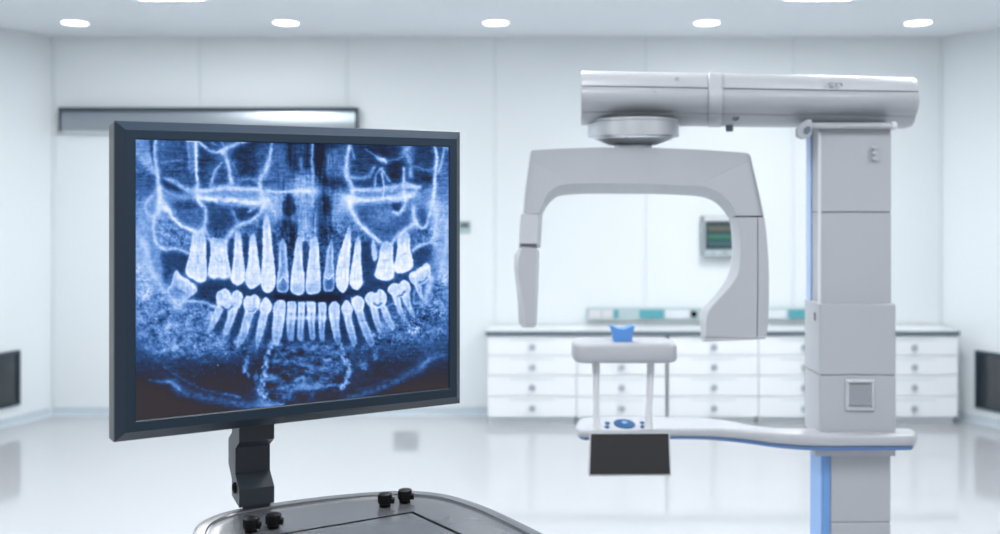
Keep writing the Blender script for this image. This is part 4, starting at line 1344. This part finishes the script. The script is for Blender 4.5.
def picture_mesh():
    I, (X0, Y0, S) = radiograph()
    nx, ny = 560, 450
    # map screen (u, v) to the traced frame with the homography of the four screen corners
    src = np.array([(0, 0), (1, 0), (1, 1), (0, 1)], float)
    dst = np.array([(135.4, 139.3), (449.2, 147.0), (449.6, 388.6), (136.4, 421.0)], float)
    A_, b_ = [], []
    for (u, v), (x, y) in zip(src, dst):
        A_ += [[u, v, 1, 0, 0, 0, -u * x, -v * x], [0, 0, 0, u, v, 1, -u * y, -v * y]]
        b_ += [x, y]
    h = np.linalg.solve(np.array(A_), np.array(b_))
    uu, vv = np.meshgrid(np.linspace(0, 1, nx + 1), np.linspace(0, 1, ny + 1))
    d = h[6] * uu + h[7] * vv + 1
    X = (h[0] * uu + h[1] * vv + h[2]) / d
    Y = (h[3] * uu + h[4] * vv + h[5]) / d
    fx, fy = (X - X0) * S - .5, (Y - Y0) * S - .5
    ix, iy = np.clip(fx.astype(int), 0, I.shape[1] - 2), np.clip(fy.astype(int), 0, I.shape[0] - 2)
    tx, ty = np.clip(fx - ix, 0, 1), np.clip(fy - iy, 0, 1)
    val = (I[iy, ix] * (1 - tx) + I[iy, ix + 1] * tx) * (1 - ty) + (I[iy + 1, ix] * (1 - tx) + I[iy + 1, ix + 1] * tx) * ty
    stops = np.array([0, .05, .11, .22, .38, .55, .72, .86, 1.0])
    cols = np.array([(32, 36, 54), (33, 41, 64), (35, 50, 82), (40, 71, 119), (66, 108, 173), (110, 153, 217), (166, 196, 242), (206, 223, 249), (238, 244, 253)]) / 255
    lin = np.where(cols <= .04045, cols / 12.92, ((cols + .055) / 1.055) ** 2.4)
    rgb = np.stack([np.interp(val, stops, lin[:, k]) for k in range(3)], -1)
    low_ = np.clip((Y - 335) / 55, 0, 1)[..., None] * np.clip(1 - val / .36, 0, 1)[..., None]   # brownish reflected haze painted into the low dark tones
    rgb = rgb * (1 - low_) + np.array((.044, .037, .042)) * low_
    rgb = np.clip(rgb - .012, 0, 1)                     # the glass itself adds a faint sheen
    P = np.zeros((ny + 1, nx + 1, 3))
    o = wloc(droot)
    for k in range(3):
        a, b_, c, d_ = [np.array(mp(u, .0025, z_) - o)[k] for u, z_ in ((0, ZS1), (SW, ZS1), (SW, ZS0), (0, ZS0))]
        P[..., k] = (a * (1 - uu) + b_ * uu) * (1 - vv) + (d_ * (1 - uu) + c * uu) * vv
    verts = P.reshape(-1, 3)
    idx = np.arange((ny + 1) * (nx + 1)).reshape(ny + 1, nx + 1)
    faces = np.stack([idx[:-1, :-1], idx[1:, :-1], idx[1:, 1:], idx[:-1, 1:]], -1).reshape(-1, 4)
    me = bpy.data.meshes.new('screen')
    me.vertices.add(len(verts))
    me.vertices.foreach_set('co', verts.astype(np.float32).ravel())
    me.loops.add(faces.size)
    me.loops.foreach_set('vertex_index', faces.astype(np.int32).ravel())
    me.polygons.add(len(faces))
    me.polygons.foreach_set('loop_start', np.arange(0, faces.size, 4, dtype=np.int32))
    me.update(calc_edges=True)
    me.validate()
    ca = me.color_attributes.new('picture', 'FLOAT_COLOR', 'POINT')
    ca.data.foreach_set('color', np.concatenate([rgb.reshape(-1, 3), np.ones((len(verts), 1))], 1).astype(np.float32).ravel())
    ob = bpy.data.objects.new('screen', me)
    C.objects.link(ob)
    ob.parent = droot
    m = bpy.data.materials.new('radiograph_display')
    m.use_nodes = True
    nt = m.node_tree
    b = nt.nodes['Principled BSDF']
    b.inputs['Base Color'].default_value = (.004, .004, .005, 1)
    b.inputs['Roughness'].default_value = .35
    b.inputs['IOR'].default_value = 1.3
    vc = nt.nodes.new('ShaderNodeVertexColor')
    vc.layer_name = 'picture'
    nt.links.new(vc.outputs['Color'], b.inputs['Emission Color'])
    b.inputs['Emission Strength'].default_value = .91
    me.materials.append(m)


picture_mesh()

# ================================================================== CART UNDER THE MONITOR
kp = lambda px, py: (lambda p: (p.x, p.y))(on_plane(px, py, ZCART))
edge = [kp(*p) for p in ((191.5, 546), (193.5, 531), (203, 521), (225, 512), (260, 505.2), (300, 499.4), (340, 494.8), (375, 492), (405, 490.9), (432, 492.4), (455, 496.6), (485, 506.5), (515, 520), (545, 535), (580, 556), (608, 585), (600, 630), (540, 668), (440, 690), (330, 690), (240, 655), (200, 590))]
ep = np.array(spline(edge, 6, True))
cxy = ep.mean(0)
croot = thing('workstation_cart', 'grey glossy workstation cart with rounded top and black knobs, under the monitor', 'cart', (cxy[0], cxy[1], 0))
er = lambda d, z: [(x, y, z) for x, y in inset(ep, d)]
bm = bmesh.new()
loops(bm, [er(.05, ZCART - .06), er(.024, ZCART - .045), er(.006, ZCART - .022), er(.0, ZCART - .003), er(.001, ZCART + .0004), er(.003, ZCART + .0012), er(.022, ZCART + .0016), er(.0235, ZCART - .001), er(.0275, ZCART - .001), er(.029, ZCART - .0003), er(.05, ZCART - .0003)])
link('cart_top', bm, M['cart'], croot, 50)
# inlaid panel with its black joint
pan = [kp(*p) for p in ((240, 540.6), (412.8, 511.6), (466, 536), (560, 590), (330, 640))]
pan = np.array(pan)
bm = bmesh.new()
wj = .008
pi = inset(pan, wj)


def poly_inset(P, d):
    P = np.array(P, float)
    n = len(P)
    area = .5 * np.sum(P[:, 0] * np.roll(P[:, 1], -1) - P[:, 1] * np.roll(P[:, 0], -1))
    sg = 1 if area > 0 else -1
    out = []
    for i in range(n):
        a, b, c = P[i - 1], P[i], P[(i + 1) % n]
        t1, t2 = (b - a) / np.linalg.norm(b - a), (c - b) / np.linalg.norm(c - b)
        n1, n2 = np.array([-t1[1], t1[0]]) * sg, np.array([-t2[1], t2[0]]) * sg
        m = (n1 + n2) / (1 + n1 @ n2)
        out.append(b + m * d)
    return np.array(out)


pi = poly_inset(pan, wj)
z_ = ZCART + .0002
loops(bm, [[(x, y, ZCART - .0002) for x, y in pan], [(x, y, ZCART + .0004) for x, y in pan], [(x, y, ZCART + .0004) for x, y in pi], [(x, y, ZCART - .0002) for x, y in pi]], False, False)
link('panel_joint', bm, M['groove'], croot, 0)
bm = bmesh.new()
loops(bm, [[(x, y, ZCART - .0002) for x, y in poly_inset(pan, wj + .0003)], [(x, y, ZCART + .0006) for x, y in poly_inset(pan, wj + .0003)]])
link('inlaid_panel', bm, M['cart'], croot, 0)


def knob(px, py, s):
    c = on_plane(px, py, ZCART)
    n = 8
    r = s
    bm = bmesh.new()
    rings = []
    for rr_, h in ((.80, .0008), (.80, .45), (1.0, .55), (1.02, 1.5), (.95, 1.7), (.70, 1.8)):
        rings.append([(c.x + r * rr_ * math.cos(2 * math.pi * (i + .5) / n), c.y + r * rr_ * math.sin(2 * math.pi * (i + .5) / n), ZCART + (r * h if h > .01 else .0008)) for i in range(n)])
    loops(bm, rings)
    bev(bm, .0012, 2, 25)
    k = link('knob', bm, M['black'], croot, 35)
    bm = bbox(c.x + r * .72, c.x + r * 1.28, c.y - r * .55, c.y + r * .3, ZCART + r * .55, ZCART + r * 1.15, .0012)
    link('pointer', bm, M['black'], k)


for px, py in ((385, 506.2), (405, 502.2), (251, 531.5), (273.5, 527.5)):
    knob(px, py, .0142)
# column and feet (below the frame)
cc = Vector((cxy[0], cxy[1], 0))
link('cart_column', lathe([(.02, .10), (.07, .10), (.06, .2), (.055, ZCART - .2), (.12, ZCART - .062), (.02, ZCART - .062)], cc, 'z', 32), M['frame'], croot)
link('cart_foot', bbox(cc.x - .28, cc.x + .28, cc.y - .25, cc.y + .25, .055, .0995, .02, 3), M['frame'], croot)
for sx in (-1, 1):
    for sy in (-1, 1):
        link('caster', lathe([(.001, -.012), (.022, -.012), (.027, -.006), (.027, .006), (.022, .012), (.001, .012)], cc + Vector((sx * .23, sy * .2, .0275)), 'x', 20), M['black'], croot)

# ================================================================== LIGHT
w = bpy.data.worlds.new('soft_daylight')
bpy.context.scene.world = w
w.use_nodes = True
bg = w.node_tree.nodes['Background']
bg.inputs['Color'].default_value = (.92, .96, 1.0, 1)
bg.inputs['Strength'].default_value = .5

# ================================================================== CAMERA
cam = bpy.data.cameras.new('camera')
cam.sensor_width = 36
cam.lens = 36 * F / 1000
cam.shift_y = -(267 - HZ) / 1000
cam.clip_start = .05
cam.dof.use_dof = True
cam.dof.focus_distance = 1.85
cam.dof.aperture_fstop = 2.6
co_ = bpy.data.objects.new('camera', cam)
co_.location = (0, 0, EYE)
co_.rotation_euler = (math.pi / 2, 0, 0)
C.objects.link(co_)
sc = bpy.context.scene
sc.camera = co_
sc.view_settings.view_transform = 'Standard'
sc.view_settings.look = 'None'
sc.view_settings.gamma = 1
sc.view_settings.exposure = .2
sc.view_settings.use_curve_mapping = False
sc.cycles.caustics_reflective = False
sc.cycles.max_bounces = 10
sc.cycles.diffuse_bounces = 3
